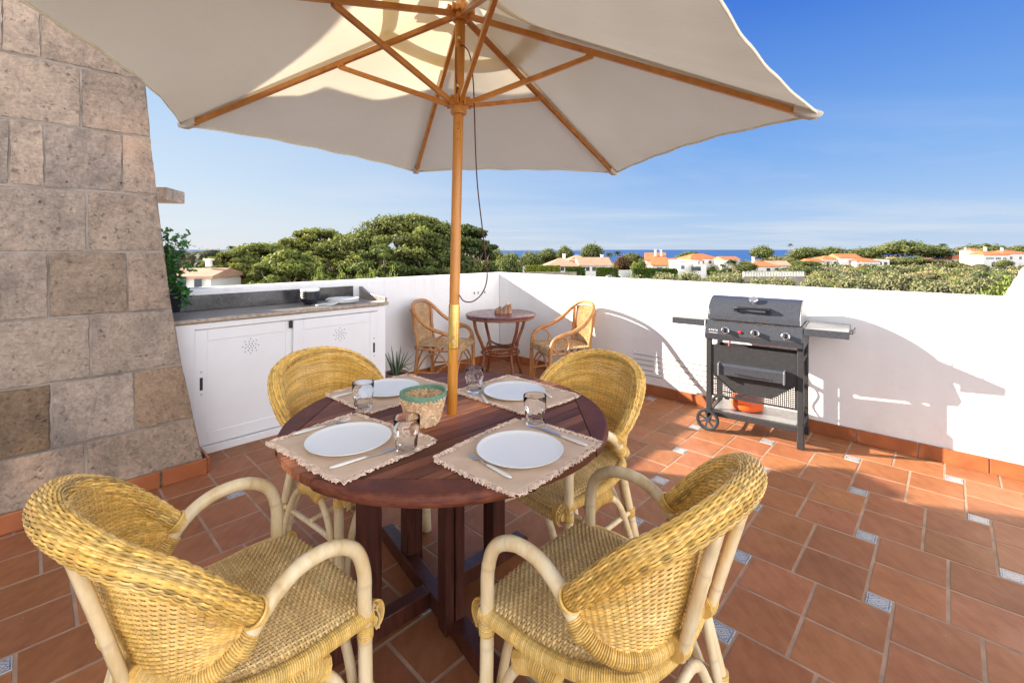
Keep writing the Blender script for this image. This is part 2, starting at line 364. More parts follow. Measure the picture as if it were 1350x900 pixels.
sky.sun_rotation=math.atan2(-L2[0],-L2[1]); sky.altitude=0; sky.air_density=1.0; sky.dust_density=.6; sky.ozone_density=2.5
tc=N.new('ShaderNodeTexCoord'); sep=N.new('ShaderNodeSeparateXYZ'); LK.new(tc.outputs['Generated'],sep.inputs[0])
def wm(op,a,b=0,c=None):
    m=N.new('ShaderNodeMath'); m.operation=op
    for i,x in enumerate((a,b) if c is None else (a,b,c)):
        if hasattr(x,'is_output'): LK.new(x,m.inputs[i])
        else: m.inputs[i].default_value=x
    return m.outputs[0]
z=wm('MAXIMUM',sep.outputs[2],.004)
mp=N.new('ShaderNodeCombineXYZ'); zz=wm('ADD',z,.05)
LK.new(wm('DIVIDE',sep.outputs[0],zz),mp.inputs[0]); LK.new(wm('MULTIPLY',wm('DIVIDE',sep.outputs[1],zz),1.6),mp.inputs[1])
cn=N.new('ShaderNodeTexNoise'); cn.inputs['Scale'].default_value=.22; cn.inputs['Detail'].default_value=6; cn.inputs['Roughness'].default_value=.55; cn.inputs['Distortion'].default_value=.4
LK.new(mp.outputs[0],cn.inputs['Vector'])
cr=N.new('ShaderNodeValToRGB'); cr.color_ramp.elements[0].position=.45; cr.color_ramp.elements[1].position=.66; LK.new(cn.outputs['Fac'],cr.inputs[0])
low=N.new('ShaderNodeMapRange'); low.inputs[1].default_value=.30; low.inputs[2].default_value=.03; low.inputs[3].default_value=.0; low.inputs[4].default_value=.6; LK.new(sep.outputs[2],low.inputs[0])
mxs=N.new('ShaderNodeMix'); mxs.data_type='RGBA'; LK.new(wm('MULTIPLY',cr.outputs[0],low.outputs[0]),mxs.inputs[0])
# deep blue Mediterranean sky: physical sky blended with an elevation gradient
az=wm('MULTIPLY_ADD',sep.outputs[0],-.5,.5)          # brighter toward the sun side (left)
gr1=N.new('ShaderNodeValToRGB'); e=gr1.color_ramp.elements
while len(e)<5: e.new(.5)
for i,(p,c) in enumerate(((0,(.56,.70,.90)),(.06,(.42,.61,.92)),(.20,(.19,.42,.89)),(.44,(.05,.20,.76)),(1,(.04,.15,.62)))): e[i].position=p; e[i].color=c+(1,)
LK.new(sep.outputs[2],gr1.inputs[0])
gr2=N.new('ShaderNodeValToRGB'); e=gr2.color_ramp.elements
while len(e)<4: e.new(.5)
for i,(p,c) in enumerate(((0,(.76,.82,.90)),(.10,(.66,.78,.92)),(.35,(.42,.63,.92)),(1,(.2,.4,.8)))): e[i].position=p; e[i].color=c+(1,)
LK.new(sep.outputs[2],gr2.inputs[0])
azr=N.new('ShaderNodeMapRange'); azr.inputs[1].default_value=.45; azr.inputs[2].default_value=-.65; azr.interpolation_type='SMOOTHSTEP'; LK.new(sep.outputs[0],azr.inputs[0])
gm=N.new('ShaderNodeMix'); gm.data_type='RGBA'; LK.new(azr.outputs[0],gm.inputs[0]); LK.new(gr1.outputs[0],gm.inputs[6]); LK.new(gr2.outputs[0],gm.inputs[7])
gs=N.new('ShaderNodeMix'); gs.data_type='RGBA'; gs.blend_type='MULTIPLY'; gs.inputs[0].default_value=1; LK.new(gm.outputs[2],gs.inputs[6]); gs.inputs[7].default_value=(1/SKY,1/SKY,1/SKY,1)
bl=N.new('ShaderNodeMix'); bl.data_type='RGBA'; bl.inputs[0].default_value=.88; LK.new(sky.outputs[0],bl.inputs[6]); LK.new(gs.outputs[2],bl.inputs[7])
# thin streaky haze cloud low over the sea
LK.new(bl.outputs[2],mxs.inputs[6]); mxs.inputs[7].default_value=(.74/SKY,.80/SKY,.88/SKY,1)
# added fill glow in the unseen sky overhead and behind, brightens shaded surfaces
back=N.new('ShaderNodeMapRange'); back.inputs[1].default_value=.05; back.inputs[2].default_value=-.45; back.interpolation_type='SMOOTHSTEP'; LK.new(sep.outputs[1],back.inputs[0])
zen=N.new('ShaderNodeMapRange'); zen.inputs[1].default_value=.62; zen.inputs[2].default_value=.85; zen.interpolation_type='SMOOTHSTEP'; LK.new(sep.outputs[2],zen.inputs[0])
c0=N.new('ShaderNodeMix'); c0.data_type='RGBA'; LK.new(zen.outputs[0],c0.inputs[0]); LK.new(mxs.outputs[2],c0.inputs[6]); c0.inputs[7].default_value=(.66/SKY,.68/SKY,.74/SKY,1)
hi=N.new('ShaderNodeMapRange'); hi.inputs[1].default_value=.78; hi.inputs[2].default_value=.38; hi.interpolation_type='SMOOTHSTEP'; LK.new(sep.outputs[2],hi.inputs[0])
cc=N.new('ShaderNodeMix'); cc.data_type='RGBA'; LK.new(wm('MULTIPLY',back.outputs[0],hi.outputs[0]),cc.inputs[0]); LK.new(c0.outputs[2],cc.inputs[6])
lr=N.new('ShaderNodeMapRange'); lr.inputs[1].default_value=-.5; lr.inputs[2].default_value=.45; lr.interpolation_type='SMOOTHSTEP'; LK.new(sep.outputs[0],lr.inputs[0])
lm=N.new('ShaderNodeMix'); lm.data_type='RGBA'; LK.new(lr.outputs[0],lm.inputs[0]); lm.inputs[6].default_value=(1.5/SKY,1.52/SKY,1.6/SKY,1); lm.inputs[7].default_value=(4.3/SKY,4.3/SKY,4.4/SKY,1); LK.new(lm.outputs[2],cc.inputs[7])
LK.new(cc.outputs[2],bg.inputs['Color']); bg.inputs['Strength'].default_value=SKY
scn.view_settings.view_transform='Standard'; scn.view_settings.look='None'; scn.view_settings.exposure=0
scn.render.engine='CYCLES'; scn.cycles.max_bounces=8; scn.cycles.transparent_max_bounces=32; scn.cycles.transmission_bounces=10; scn.cycles.sample_clamp_indirect=6

# ------------------------------------------------------------------ floor
def w2(a,b): return C0+a*V+b*W      # wall frame: a along V (0 at the right wall, negative inside), b along W (0 at back wall, positive inside)
def build_floor():
    g=MB()
    def q(a0,a1,b0,b1,z,z1,m,t,inset=0,uv=False):
        pts=[w2(a0,b0),w2(a1,b0),w2(a1,b1),w2(a0,b1)]
        c=sum(pts)/4; dirs=[p-c for p in pts]
        top=[(*(c+d*(1-inset/np.linalg.norm(d))),z1) for d in dirs]; bot=[(*p,z) for p in pts]
        U=[(-1,-1),(1,-1),(1,1),(-1,1)]
        k=(a1-a0)
        g.add(np.array(bot+top),[(0,1,5,4),(1,2,6,5),(2,3,7,6),(3,0,4,7),(4,5,6,7)],t,m,np.array(U+U) if uv else None)
    A=.484; B=.087; G=.0045
    o=np.array([1.437,1.804]); d0=o-C0; a00=float(d0@V); b00=float(d0@W)
    for i in range(-22,16):
        for j in range(-12,26):
            a=a00+i*A+j*B; b=b00-i*B+j*A
            if a>.10 or a<-9 or b<-.10 or b>9: continue
            s=B/2-G
            q(a-s,a+s,b-s,b+s,-.006,.0012,1,float(rng.uniform(.85,1.1)),.002,True)
    for i in range(-22,16):
        for j in range(-12,26):
            a=a00+i*A+j*B; b=b00-i*B+j*A
            a1=a-B/2; b1=b+B/2         # square [a1-A,a1] x [b1-A,b1]
            for ii in (0,1):
                for jj in (0,1):
                    x0=a1-A+ii*A/2; y0=b1-A+jj*A/2
                    if x0+A/4>.10 or x0<-9 or y0+A/4<-.10 or y0>9: continue
                    t=rng.uniform(.84,1.12); tt=np.array([t,t*rng.uniform(.96,1.05),t*rng.uniform(.92,1.08)])
                    q(x0+G,x0+A/2-G,y0+G,y0+A/2-G,-.006,rng.uniform(-.0004,.0012),0,tt,.0035)
    o_=g.build('floor',[M['tile'],M['decor']],weld=False); structure(o_)
    s=MB(); P=[w2(-9.5,-.15),w2(.15,-.15),w2(.15,9.5),w2(-9.5,9.5)]
    s.prism([tuple(p) for p in P][::-1],-.25,-.0012); structure(s.build('floor_slab',M['grout']))
build_floor()

# ------------------------------------------------------------------ parapet walls
ZW=1.083; TH=.22
def wallbox(name,a0,a1,b0,b1,z0,z1): pass
t=thing('parapet_wall','white rendered parapet wall behind the cupboard and the cane bistro set','parapet wall',(C0[0],C0[1],0),math.atan2(V[1],V[0]))
# local x along V, local y = -W
g=MB(); g.box((-3.5+.11,TH/2,(ZW-7)/2),(7.22,TH,ZW+7)); bw=g.build('wall',M['white'],t,bevel=.018,segs=3)
g=MB(); n=0
x=0.0
while x>-3.0:
    g.box((x-.165,-.007,.047),(.325,.014,.094),tint=float(rng.uniform(.85,1.1))); x-=.331
g.build('skirting',M['skirt'],t,bevel=.003)
g=MB()
for k,px in enumerate((612,619,631)): g.lathe([(0,0),(.012,0),(.010,.006),(0,.007)],10)
# small wall fixings above the bistro set
g=MB()
for x in (-.42,-.36,-.25):
    g.box((x,-.004,.86),(.012,.008,.03))
build_each(g,'wall_fixing',M['mortar'],t)
t=thing('parapet_wall','long sunlit white parapet wall behind the barbecue, rising at its right end','parapet wall',(C0[0],C0[1],0),math.atan2(W[1],W[0]))
# local x along W, local y = V
prof=[(0,-7),(7.5,-7),(7.5,1.75),(5.3,1.75),(4.9,1.52),(4.60,1.36),(4.48,1.285),(4.452,1.262),(4.440,1.235),(4.436,1.215),(4.420,1.190),(4.408,1.155),(4.392,1.125),(4.382,ZW),(0,ZW)]
g=MB(); Mx=np.array([[1,0,0],[0,0,1],[0,1,0]])
g.prism(prof,0,TH,M=Mx); g.build('wall',M['white'],t,bevel=.018,segs=3)
g=MB(); x=0.0
while x<7:
    g.box((x+.165,-.007,.047),(.325,.014,.094),tint=float(rng.uniform(.85,1.1))); x+=.331
g.build('skirting',M['skirt'],t,bevel=.003)

for k in range(5):
    g=MB(); g.tube([(1.88,-.006,.175+.047*k),(2.78,-.006,.175+.047*k)],.0035,6); g.build('wall_wire',M['shelf'],t)
g=MB(); g.box((1.885,-.003,.27),(.008,.008,.24)); g.build('wire_bracket',M['white'],t)
# ------------------------------------------------------------------ stone tower
E0=np.array([-1.894,2.848]); NV=-W
def tz(z): return float(np.interp(z,[0,.11,.67,1.09,1.56,1.985,2.35,3.2],[0,.022,.109,.160,.202,.238,.262,.29]))
WLF=lambda z: float(np.interp(z,[0,1.2,2.3,2.6,2.69,2.8,3.0,3.2],[1.35,1.17,1.04,.99,.90,.62,.44,.38]))
DEP=1.75
tw=thing('stone_tower','tapering chimney tower of big weathered limestone blocks left of the white cupboard','stone tower',(E0[0],E0[1],0),math.atan2(V[1],V[0]))
# local: x along V (negative = left along face), y along NV (away from terrace)
zs=np.linspace(0,3.2,33); 
g=MB(); rings=[]
def corners(z,off=0):
    a=tz(z); wl=WLF(z)
    return [(-a-off,a+off),(-a-off,DEP-a-off),(-wl+off,DEP-a-off),(-wl+off,a+off)]
for z in zs: rings+= [(x,y,z) for x,y in corners(z,.0015)]
Fc=[]
for i in range(len(zs)-1):
    for j in range(4): Fc.append((i*4+j,i*4+(j+1)%4,i*4+4+(j+1)%4,i*4+4+j))
Fc.append(tuple(range(len(rings)-4,len(rings))))
g.add(rings,Fc); g.build('mortar_core',M['mortar'],tw)
g=MB()
zc=[0.0,.34,.672,1.014,1.366,1.717,2.07,2.42,2.79,3.2]
jpx=[[114],[68,177],[120],[64,168],[115],[12,58,161],[107],[3,53],[90]]
def px2u(px,z):
    k=(px-675)/F; a=tz(z); # E0x-u*Vx+a*NVx = k*(E0y-u*Vy+a*NVy)
    return (E0[0]+a*NV[0]-k*(E0[1]+a*NV[1]))/(V[0]-k*V[1])
def block(pf,n1,n2,tint):
    # pf(s,t,d)->xyz on the face, s,t in 0..1, d = depth out of the face
    P=np.zeros((n1+2,n2+2,3)); 
    ss=[0]+list(np.linspace(0,1,n1)); 
    S=np.concatenate([[0.],np.linspace(0.012,.988,n1),[1.]]); T=np.concatenate([[0.],np.linspace(.025,.975,n2),[1.]])
    j=rng.normal(0,.0022,(n1+2,n2+2)); js=rng.normal(0,.0026,(n1+2,n2+2)); jt=rng.normal(0,.0026,(n1+2,n2+2))
    base=rng.uniform(-.002,.003)
    for a in range(n1+2):
        for b in range(n2+2):
            e=(a in(0,n1+1)) or (b in (0,n2+1)); d=-.005 if e else .003+base*.7+j[a,b]*.5
            if not e and ((a in(1,n1)) and (b in(1,n2))): d-=.003
            P[a,b]=pf(S[a],T[b],d,js[a,b] if not (b==0 or b==n2+1 and 0) else 0,jt[a,b])
    g.grid(P,tint)
cols=[(1,1,1),(1.06,1.02,.98),(.94,.93,.93),(1.04,.98,.93),(.98,.98,1.0)]
for c in range(len(zc)-1):
    z0,z1=zc[c],zc[c+1]; zm=(z0+z1)/2
    us=sorted([px2u(p,zm) for p in jpx[c]]); wl=WLF(zm)
    e=[None]+[u for u in us if u<wl-.1]+[wl]
    for i in range(len(e)-1):
        gp=.0018
        def pf(s,t_,d,js,jt,i=i,e=e,z0=z0,z1=z1):
            z=z0+gp+(z1-z0-2*gp)*t_+jt*.6; z=max(z,.0)
            uL=e[i+1]-(gp if i+1<len(e)-1 else 0); uR=tz(z)-.004 if e[i] is None else e[i]+gp
            if i+1==len(e)-1: uL=WLF(z)+.004
            u=uR+(uL-uR)*s+js*(0 if (e[i] is None and s==0) else .8)
            return (-u,tz(z)+.0-d,z)
        tn=np.array(cols[rng.integers(5)])*rng.uniform(1.02,1.26)
        if c==1 and i==2: tn=np.array((.70,.60,.48))
        if c==1 and i==0: tn=np.array((1.0,.88,.74))
        if c==3 and i==1: tn=np.array((.82,.78,.72))
        if c==0: tn=tn*1.0
        block(pf,14,10,tn)
    # right side face and left side face
    for side in (0,1):
        e=[0,.5+.2*(c%2),1.05+.15*((c+1)%2),None]
        for i in range(3):
            def pf(s,t_,d,js,jt,i=i,e=e,side=side,z0=z0,z1=z1):
                z=z0+.005+(z1-z0-.01)*t_; a=tz(z)
                y0=a if e[i]==0 else e[i]+.005; y1=DEP-a if e[i+1] is None else e[i+1]-.005
                if side==0: return (-a+d, y0+(y1-y0)*s, z)
                wl=WLF(z); return (-wl-d, y1+(y0-y1)*s, z)
            block(pf,6,5,np.array(cols[rng.integers(5)])*rng.uniform(.85,1.1))
g.build('stone_blocks',M['stone'],tw,smooth=False)
g=MB(); g.box((-.335,DEP/2,3.25),(.20,1.3,.12)); g.build('coping',M['mortar'],tw,bevel=.02)
g=MB(); x=.0
for x in (-.06,-.39,-.72,-1.05,-1.38):
    x0=min(.002,x+.16); g.box(((x0+x-.165)/2+.0,-.011,.048),(x0-(x-.165)-.006,.018,.094),tint=float(rng.uniform(.85,1.1)))
g.box((.009,.14,.048),(.016,.30,.094),tint=.95)
g.build('skirting',M['skirt'],tw,bevel=.003)
g=MB()
for px,py in ((88,254-8),(159,242),(52,272)):
    z=H-(py-329)*2.75/F; u=px2u(px,z)
    g.tube([(-u,tz(z)+.02,z),(-u,tz(z)-.022,z),(-u,tz(z)-.026,z-.006)],.0035,6)
build_each(g,'iron_pin',M['plastic'],tw)
# projecting ledge behind the tower
o=at(222,256,3.75); g=MB(); g.box((0,0,0),(.62,.34,.105),tint=1.7)
lg=g.build('stone_ledge',M['stone'],bevel=.012,loc=(o[0]-.32,o[1]+.04,o[2]),rz=math.atan2(V[1],V[0])-.55); tag(lg,'flat stone slab jutting out behind the right edge of the tower','stone ledge')

# ------------------------------------------------------------------ unseen house wall left of the view, added and shaped to shade the canopy
hb=thing('house','unseen white rendered house wall beside the terrace, added to shade the parasol','house',(-3.8,0,0))
g=MB(); My=np.array([[0,0,-1],[1,0,0],[0,1,0]])
poly=[(-5,-.25),(2.62,-.25),(2.62,2.97),(1.2,4.62),(-.8,5.6),(-5,5.6)]
Mz=np.array([[0,0,-1.],[1,0,0],[0,1,0]])
g.prism(poly,0,4.0,M=Mz); g.build('wall',M['white'],hb,bevel=.02)

# ------------------------------------------------------------------ cupboard (outdoor kitchen)
kb=thing('cupboard','long white cupboard with sliding louvre-free doors under a grey granite counter','cupboard',(P0[0],P0[1],0),math.atan2(V[1],V[0]))
kb['label']='long white cupboard with two sliding doors under a grey granite counter'
XL,XR,DP=-.95,1.381,.484
g=MB(); g.box(((XL+XR)/2,DP/2+.03,.455),(XR-XL-.02,DP-.06,.87)); g.build('carcass',M['paint'],kb,bevel=.004)
g=MB()
def bx(x0,x1,y0,y1,z0,z1,tint=1.0,mat=0): g.box(((x0+x1)/2,(y0+y1)/2,(z0+z1)/2),(x1-x0,y1-y0,z1-z0),tint=tint,mat=mat)
bx(XL,-.045,-.004,.028,.04,.885); bx(1.302,XR,-.004,.028,.0,.885); bx(-.045,1.302,-.004,.028,.845,.885); bx(-.045,1.302,-.004,.028,.0,.05); bx(XL,-.045,-.004,.028,.0,.038)
g.build('face_frame',M['paint'],kb,bevel=.003)
def door(x0,x1,y,label=None):
    global g
    g=MB(); r=.075
    bx(x0,x0+r,y,y+.024,.055,.84); bx(x1-r,x1,y,y+.024,.055,.84); bx(x0+r,x1-r,y+.0005,y+.0235,.76,.84); bx(x0+r,x1-r,y+.0005,y+.0235,.055,.14)
    bx(x0+r-.004,x1-r+.004,y+.006,y+.018,.13,.77)
    d=g.build('sliding_door',M['paint'],kb,bevel=.004)
    g=MB(); cx=(x0+x1)/2+.015; cz=.685
    for rr,nn,ph in ((0,1,0),(.018,6,0),(.035,8,.3),(.052,8,.0)):
        for k in range(nn):
            a=2*PI*k/nn+ph; g.add([(cx+rr*math.cos(a)+.0038*math.cos(b),y+.0054,cz+rr*math.sin(a)+.0038*math.sin(b)) for b in np.arange(8)*PI/4],[tuple(range(8))])
    g.build('vent_hole',M['dark'],d)
    return d
d1=door(-.043,.612,.012); d2=door(.585,1.30,-.016)
for d,x,y,z in ((d1,-.005,.0115,.475),(d2,1.262,-.0165,.53)):
    g=MB(); g.box((x,y,z),(.018,.004,.085)); g.build('recessed_pull',M['dark'],d,bevel=.002)
    g=MB()
    for dz in (.075,-.075):
        for q_ in (-.008,0,.008): g.box((x+q_*.6,y-.0005,z+dz+abs(q_)),(.005,.003,.005))
    build_each(g,'screw',M['shelf'],d,chunk=3)
g=MB(); g.box((.575,.004,.81),(.03,.012,.055)); g.build('door_stop',M['dark'],kb)
g=MB(); g.box(((XL+XR)/2+.008,DP/2-.012,.905),(XR-XL+.016,DP+.024,.028)); g.build('counter_top',M['granite_l'],kb,bevel=.004)
g=MB(); xs=np.linspace(XL,XR+.016,90); P=np.zeros((90,4,3))
for i,x in enumerate(xs):
    for j,(yy,zz_) in enumerate(((-.0265,.9185),(-.032,.913),(-.033,.898),(-.0265,.892))): P[i,j]=(x,yy+rng.normal(0,.0015),zz_+rng.normal(0,.0008))
g.grid(P); g.build('counter_edge',M['granite_e'],kb)
g=MB(); g.box(((XL+1.318)/2,DP-.013,.978),(1.318-XL,.022,.116)); g.build('backsplash',M['granite_d'],kb,bevel=.003)
g=MB(); g.prism([(DP-.03,.9195),(DP-.03,1.03),(DP-.06,1.03),(DP-.2,.975),(-.012,.955),(-.012,.9195)],XR-.010,XR+.012,M=np.array([[0,0,1.],[1,0,0],[0,1,0]])); g.build('end_splash',M['granite_l'],kb,bevel=.002)
g=MB()
for x in (.42,.60): g.box((x,DP-.026,.985),(.008,.004,.008))
build_each(g,'splash_fixing',M['mortar'],kb)
def kbw(x,y,z): p=P0+x*V+y*NV; return (p[0],p[1],z)
# bowls
ZT=.9192
bs=thing('bowl','pale bowl nested inside the stack of black bowls on the counter','bowl',kbw(1.0,.22,ZT+.088))
tx,ty=-1.70,3.87
loc=(tx,ty,ZT)
COL.objects.unlink(bs); bpy.data.objects.remove(bs)
def bowl(name,z,mat,label,grp):
    g=MB(); g.lathe([(0,.004),(.035,.004),(.038,0),(.042,0),(.046,.006),(.062,.022),(.073,.048),(.076,.064),(.073,.064),(.070,.05),(.058,.026),(.04,.012),(0,.010)],32)
    o=g.build(name,M[mat],smooth=True,loc=(loc[0]+rng.normal(0,.0012),loc[1]+rng.normal(0,.0012),ZT+z)); return tag(o,label,'bowl',grp)
names=['bottom black bowl of the stack on the counter','second black bowl from the bottom of the stack on the counter','third black bowl up in the stack on the counter','topmost black bowl of the stack, just under the white one']
for k in range(4): bowl('bowl',.016*k,'plastic',names[k],'bowls stacked on the counter')
bowl('bowl',.066,'china','white bowl on top of the stack of black bowls','bowls stacked on the counter')
px_,py_=-1.475,4.0
pn=['lowest white plate of the pile on the counter','second white plate up in the pile on the counter','third white plate up in the pile on the counter','top white plate of the pile on the counter']
PROF=[(0,.003),(.075,.003),(.080,0),(.084,0),(.088,.004),(.118,.009),(.1325,.0155),(.1335,.0175),(.132,.0185),(.116,.0125),(.086,.0085),(0,.0075)]
for k in range(4):
    g=MB(); g.lathe(PROF,48); o=g.build('plate',M['china'],smooth=True,loc=(px_+rng.normal(0,.004),py_+rng.normal(0,.004),ZT+.0075*k)); tag(o,pn[k],'plate','plates piled on the counter')
g=MB(); n1,n2=16,10; P=np.zeros((n1,n2,3))
for i in range(n1):
    for j in range(n2):
        x=i/(n1-1)-.5; y=j/(n2-1)-.5; P[i,j]=(x*.24,y*.12,.004+.028*max(0,x*2)**1.3+.004*math.sin(9*x+4*y))
g.grid(P); o=g.build('cloth_napkin',M['china'],smooth=True,solid=.004,loc=(-1.545,3.875,ZT+.002),rz=.75); tag(o,'white folded cloth leaning on the pile of plates','napkin')
g=MB()

# ------------------------------------------------------------------ ivy in black pot at the left end of the counter
iv=thing('potted_plant','trailing green leafy plant in a black pot behind the tower edge','potted plant',(-2.36,3.17,ZT+.03))
g=MB(); g.lathe([(0,0),(.055,0),(.06,.004),(.072,.12),(.078,.125),(.078,.135),(.070,.135),(.066,.12),(0,.115)],24); g.build('pot',M['blackpot'],iv,smooth=True)
g=MB(); st=MB()
def leafq(g,p,d,nrm,s,tint):
    d=d/np.linalg.norm(d); sd=np.cross(nrm,d); sd/=np.linalg.norm(sd)+1e-9; nn=np.cross(d,sd)
    pts=[p,p+d*s*.3+sd*s*.30+nn*s*.05,p+d*s*.72+sd*s*.22,p+d*s,p+d*s*.72-sd*s*.22,p+d*s*.3-sd*s*.30+nn*s*.05,p+d*s*.5-nn*s*.07]
    g.add(np.array(pts),[(0,1,6),(1,2,6),(2,3,6),(3,4,6),(4,5,6),(5,0,6)],tint)
for k in range(42):
    a=rng.uniform(0,2*PI); up=rng.uniform(.16,.46) if k%3 else rng.uniform(.03,.1); out=rng.uniform(.03,.12)
    if k%3: pts=[(0,0,.12),(out*.5*math.cos(a),out*.5*math.sin(a),.12+up*.6),(out*math.cos(a),out*math.sin(a),.12+up),(out*1.35*math.cos(a),out*1.35*math.sin(a),.12+up+rng.uniform(-.05,.05))]
    else: pts=[(0,0,.12),(.07*math.cos(a),.07*math.sin(a),.12+up),(.10*math.cos(a),.10*math.sin(a),.10),(.105*math.cos(a),.105*math.sin(a),rng.uniform(0.02,.08))]
    c=resample(cat(pts,6),16); st.tube(c,.0018,4)
    for i in range(3,16):
        for q_ in range(3):
            d=rng.normal(0,1,3); d[2]*=.5; nr=np.array([0,0,1])+rng.normal(0,.5,3); leafq(g,c[i]+rng.normal(0,.008,3),d,nr,rng.uniform(.026,.045),float(rng.uniform(.6,1.5)))
st.build('stem',M['aloe'],iv); g.build('foliage',M['ivy'],iv)

# aloe in a pot on the floor
al=thing('potted_aloe','spiky green aloe in a clay pot on the floor beside the white cupboard','potted plant',(-1.115,4.42,0))
g=MB(); g.lathe([(0,0),(.075,0),(.08,.01),(.105,.17),(.115,.175),(.117,.20),(.104,.20),(.098,.175),(0,.17)],28); g.build('pot',M['pot'],al,smooth=True)
g=MB(); g.lathe([(0,.178),(.10,.176)],20); g.build('soil',M['soil'],al)
g=MB()
for k in range(15):
    a=k*2.4+rng.uniform(-.3,.3); l=rng.uniform(.14,.27)*(1 if k<12 else 1.1); sp=rng.uniform(.25,.95)
    n_=10; s_=np.linspace(0,1,n_); P=np.stack([np.cos(a)*(.015+sp*l*.5*(s_**.9)),np.sin(a)*(.015+sp*l*.5*(s_**.9)),.17+l*s_*(1.15-.25*s_*sp)],1)
    g.tube(P,.017*(1-s_**1.6)+.0008,7,float(rng.uniform(.7,1.3)),flat=.45)
for k in range(3):
    a=-.3+k*.5; P=cat([(0,0,.17),(.08*math.cos(a),.08*math.sin(a),.26),(.15*math.cos(a),.15*math.sin(a),.24+.04*k),(.2*math.cos(a),.2*math.sin(a),.3+.03*k)],6); g.tube(P,np.linspace(.006,.001,len(P)),6)
g.build('leaf_rosette',M['aloe'],al,smooth=True)

# ------------------------------------------------------------------ dining table
TX,TY,TZ,TR=-.24,1.77,.75,.60
tb=thing('dining_table','round dark hardwood table with slatted top set for four under the parasol','dining table',(TX,TY,0))
AV=math.atan2(V[1],V[0])-.05
def clip_slat(cx,cw,half,R0):   # slat |x'-cx|<cw/2 along y', bounded by square half and circle R0
    xs=np.linspace(cx-cw/2,cx+cw/2,5); top=[];bot=[]
    return xs
# square region (axis aligned, half .505) clipped by circle .565; slats run along AV
def inside_poly(half,R):
    # polygon of square ∩ circle
    P=[]; 
    for k in range(720):
        a=k*2*PI/720; c,s=math.cos(a),math.sin(a); r=min(R, half/max(abs(c),abs(s),1e-9)); P.append((r*c,r*s))
    return P
def clip(poly,n,d):  # keep n.p<=d
    out=[]
    for i in range(len(poly)):
        a,b=poly[i],poly[(i+1)%len(poly)]; da=n[0]*a[0]+n[1]*a[1]-d; db=n[0]*b[0]+n[1]*b[1]-d
        if da<=0: out.append(a)
        if da*db<0: t_=da/(da-db); out.append((a[0]+(b[0]-a[0])*t_,a[1]+(b[1]-a[1])*t_))
    return out
base=inside_poly(.505,.596)
nx=(-math.sin(AV),math.cos(AV))
g=MB(); wS=.0505
k=0
for i in range(-11,12):
    if i==0: lo,hi=-.046,.046
    elif i>0: lo=.046+(i-1)*wS; hi=lo+wS
    else: hi=-.046+(i+1)*wS; lo=hi-wS
    gp=.0022
    pl=clip(clip(base,nx,hi-gp),(-nx[0],-nx[1]),-(lo+gp))
    if len(pl)<3: continue
    # rotate to slat frame so that grain follows the length (object-space stretch handled by rotation)
    c,s=math.cos(-AV),math.sin(-AV); pr=[(x*c-y*s,x*s+y*c) for x,y in pl]
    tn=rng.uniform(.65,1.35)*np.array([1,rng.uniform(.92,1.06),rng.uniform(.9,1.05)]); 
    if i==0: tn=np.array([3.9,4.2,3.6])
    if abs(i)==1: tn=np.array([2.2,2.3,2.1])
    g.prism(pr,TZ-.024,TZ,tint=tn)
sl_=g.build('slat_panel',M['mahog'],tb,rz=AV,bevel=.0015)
# rim of four segments
g=MB()
for q_ in range(4):
    a0=q_*PI/2; P=[]; h=.5085; R=TR
    aa=math.acos(h/R)-.002
    # profile swept: build as layered polygon with rounded outer edge
    def ring(Rk,z,hh): 
        am=math.acos(min(1,hh/Rk))-.004
        arc=[(Rk*math.cos(a0+a),Rk*math.sin(a0+a),z) for a in np.linspace(-am,am,30)]
        ch=[(hh/math.cos(a)*math.cos(a0+a)*1.0,hh/math.cos(a)*math.sin(a0+a),z) for a in np.linspace(am,-am,8)]
        return arc+ch
    L_=[(TR-.020,TZ-.036),(TR-.006,TZ-.032),(TR-.001,TZ-.022),(TR-.001,TZ-.012),(TR-.006,TZ-.003),(TR-.012,TZ+.0008)]
    rr=[ring(a,b,h) for a,b in L_]; n=38; vv=sum(rr,[]); Fc=[tuple(range(n-1,-1,-1)),tuple((len(L_)-1)*n+x for x in range(n))]
    for i in range(len(L_)-1):
        for j in range(n): Fc.append((i*n+j,i*n+(j+1)%n,(i+1)*n+(j+1)%n,(i+1)*n+j))
    g.add(vv,Fc,float(rng.uniform(.85,1.15)))
g.build('rim',M['mahogring'],tb,bevel=.001,segs=1)
# supporting apron below
g=MB()
for a in (AV,AV+PI/2):
    for off in (-.09,.09):
        c,s=math.cos(a),math.sin(a); g.box((-s*off,c*off,TZ-.056-(.0 if a==AV else .001)),(1.0,.03,.06),rz=a)
g.build('apron',M['mahogleg'],tb,bevel=.003)
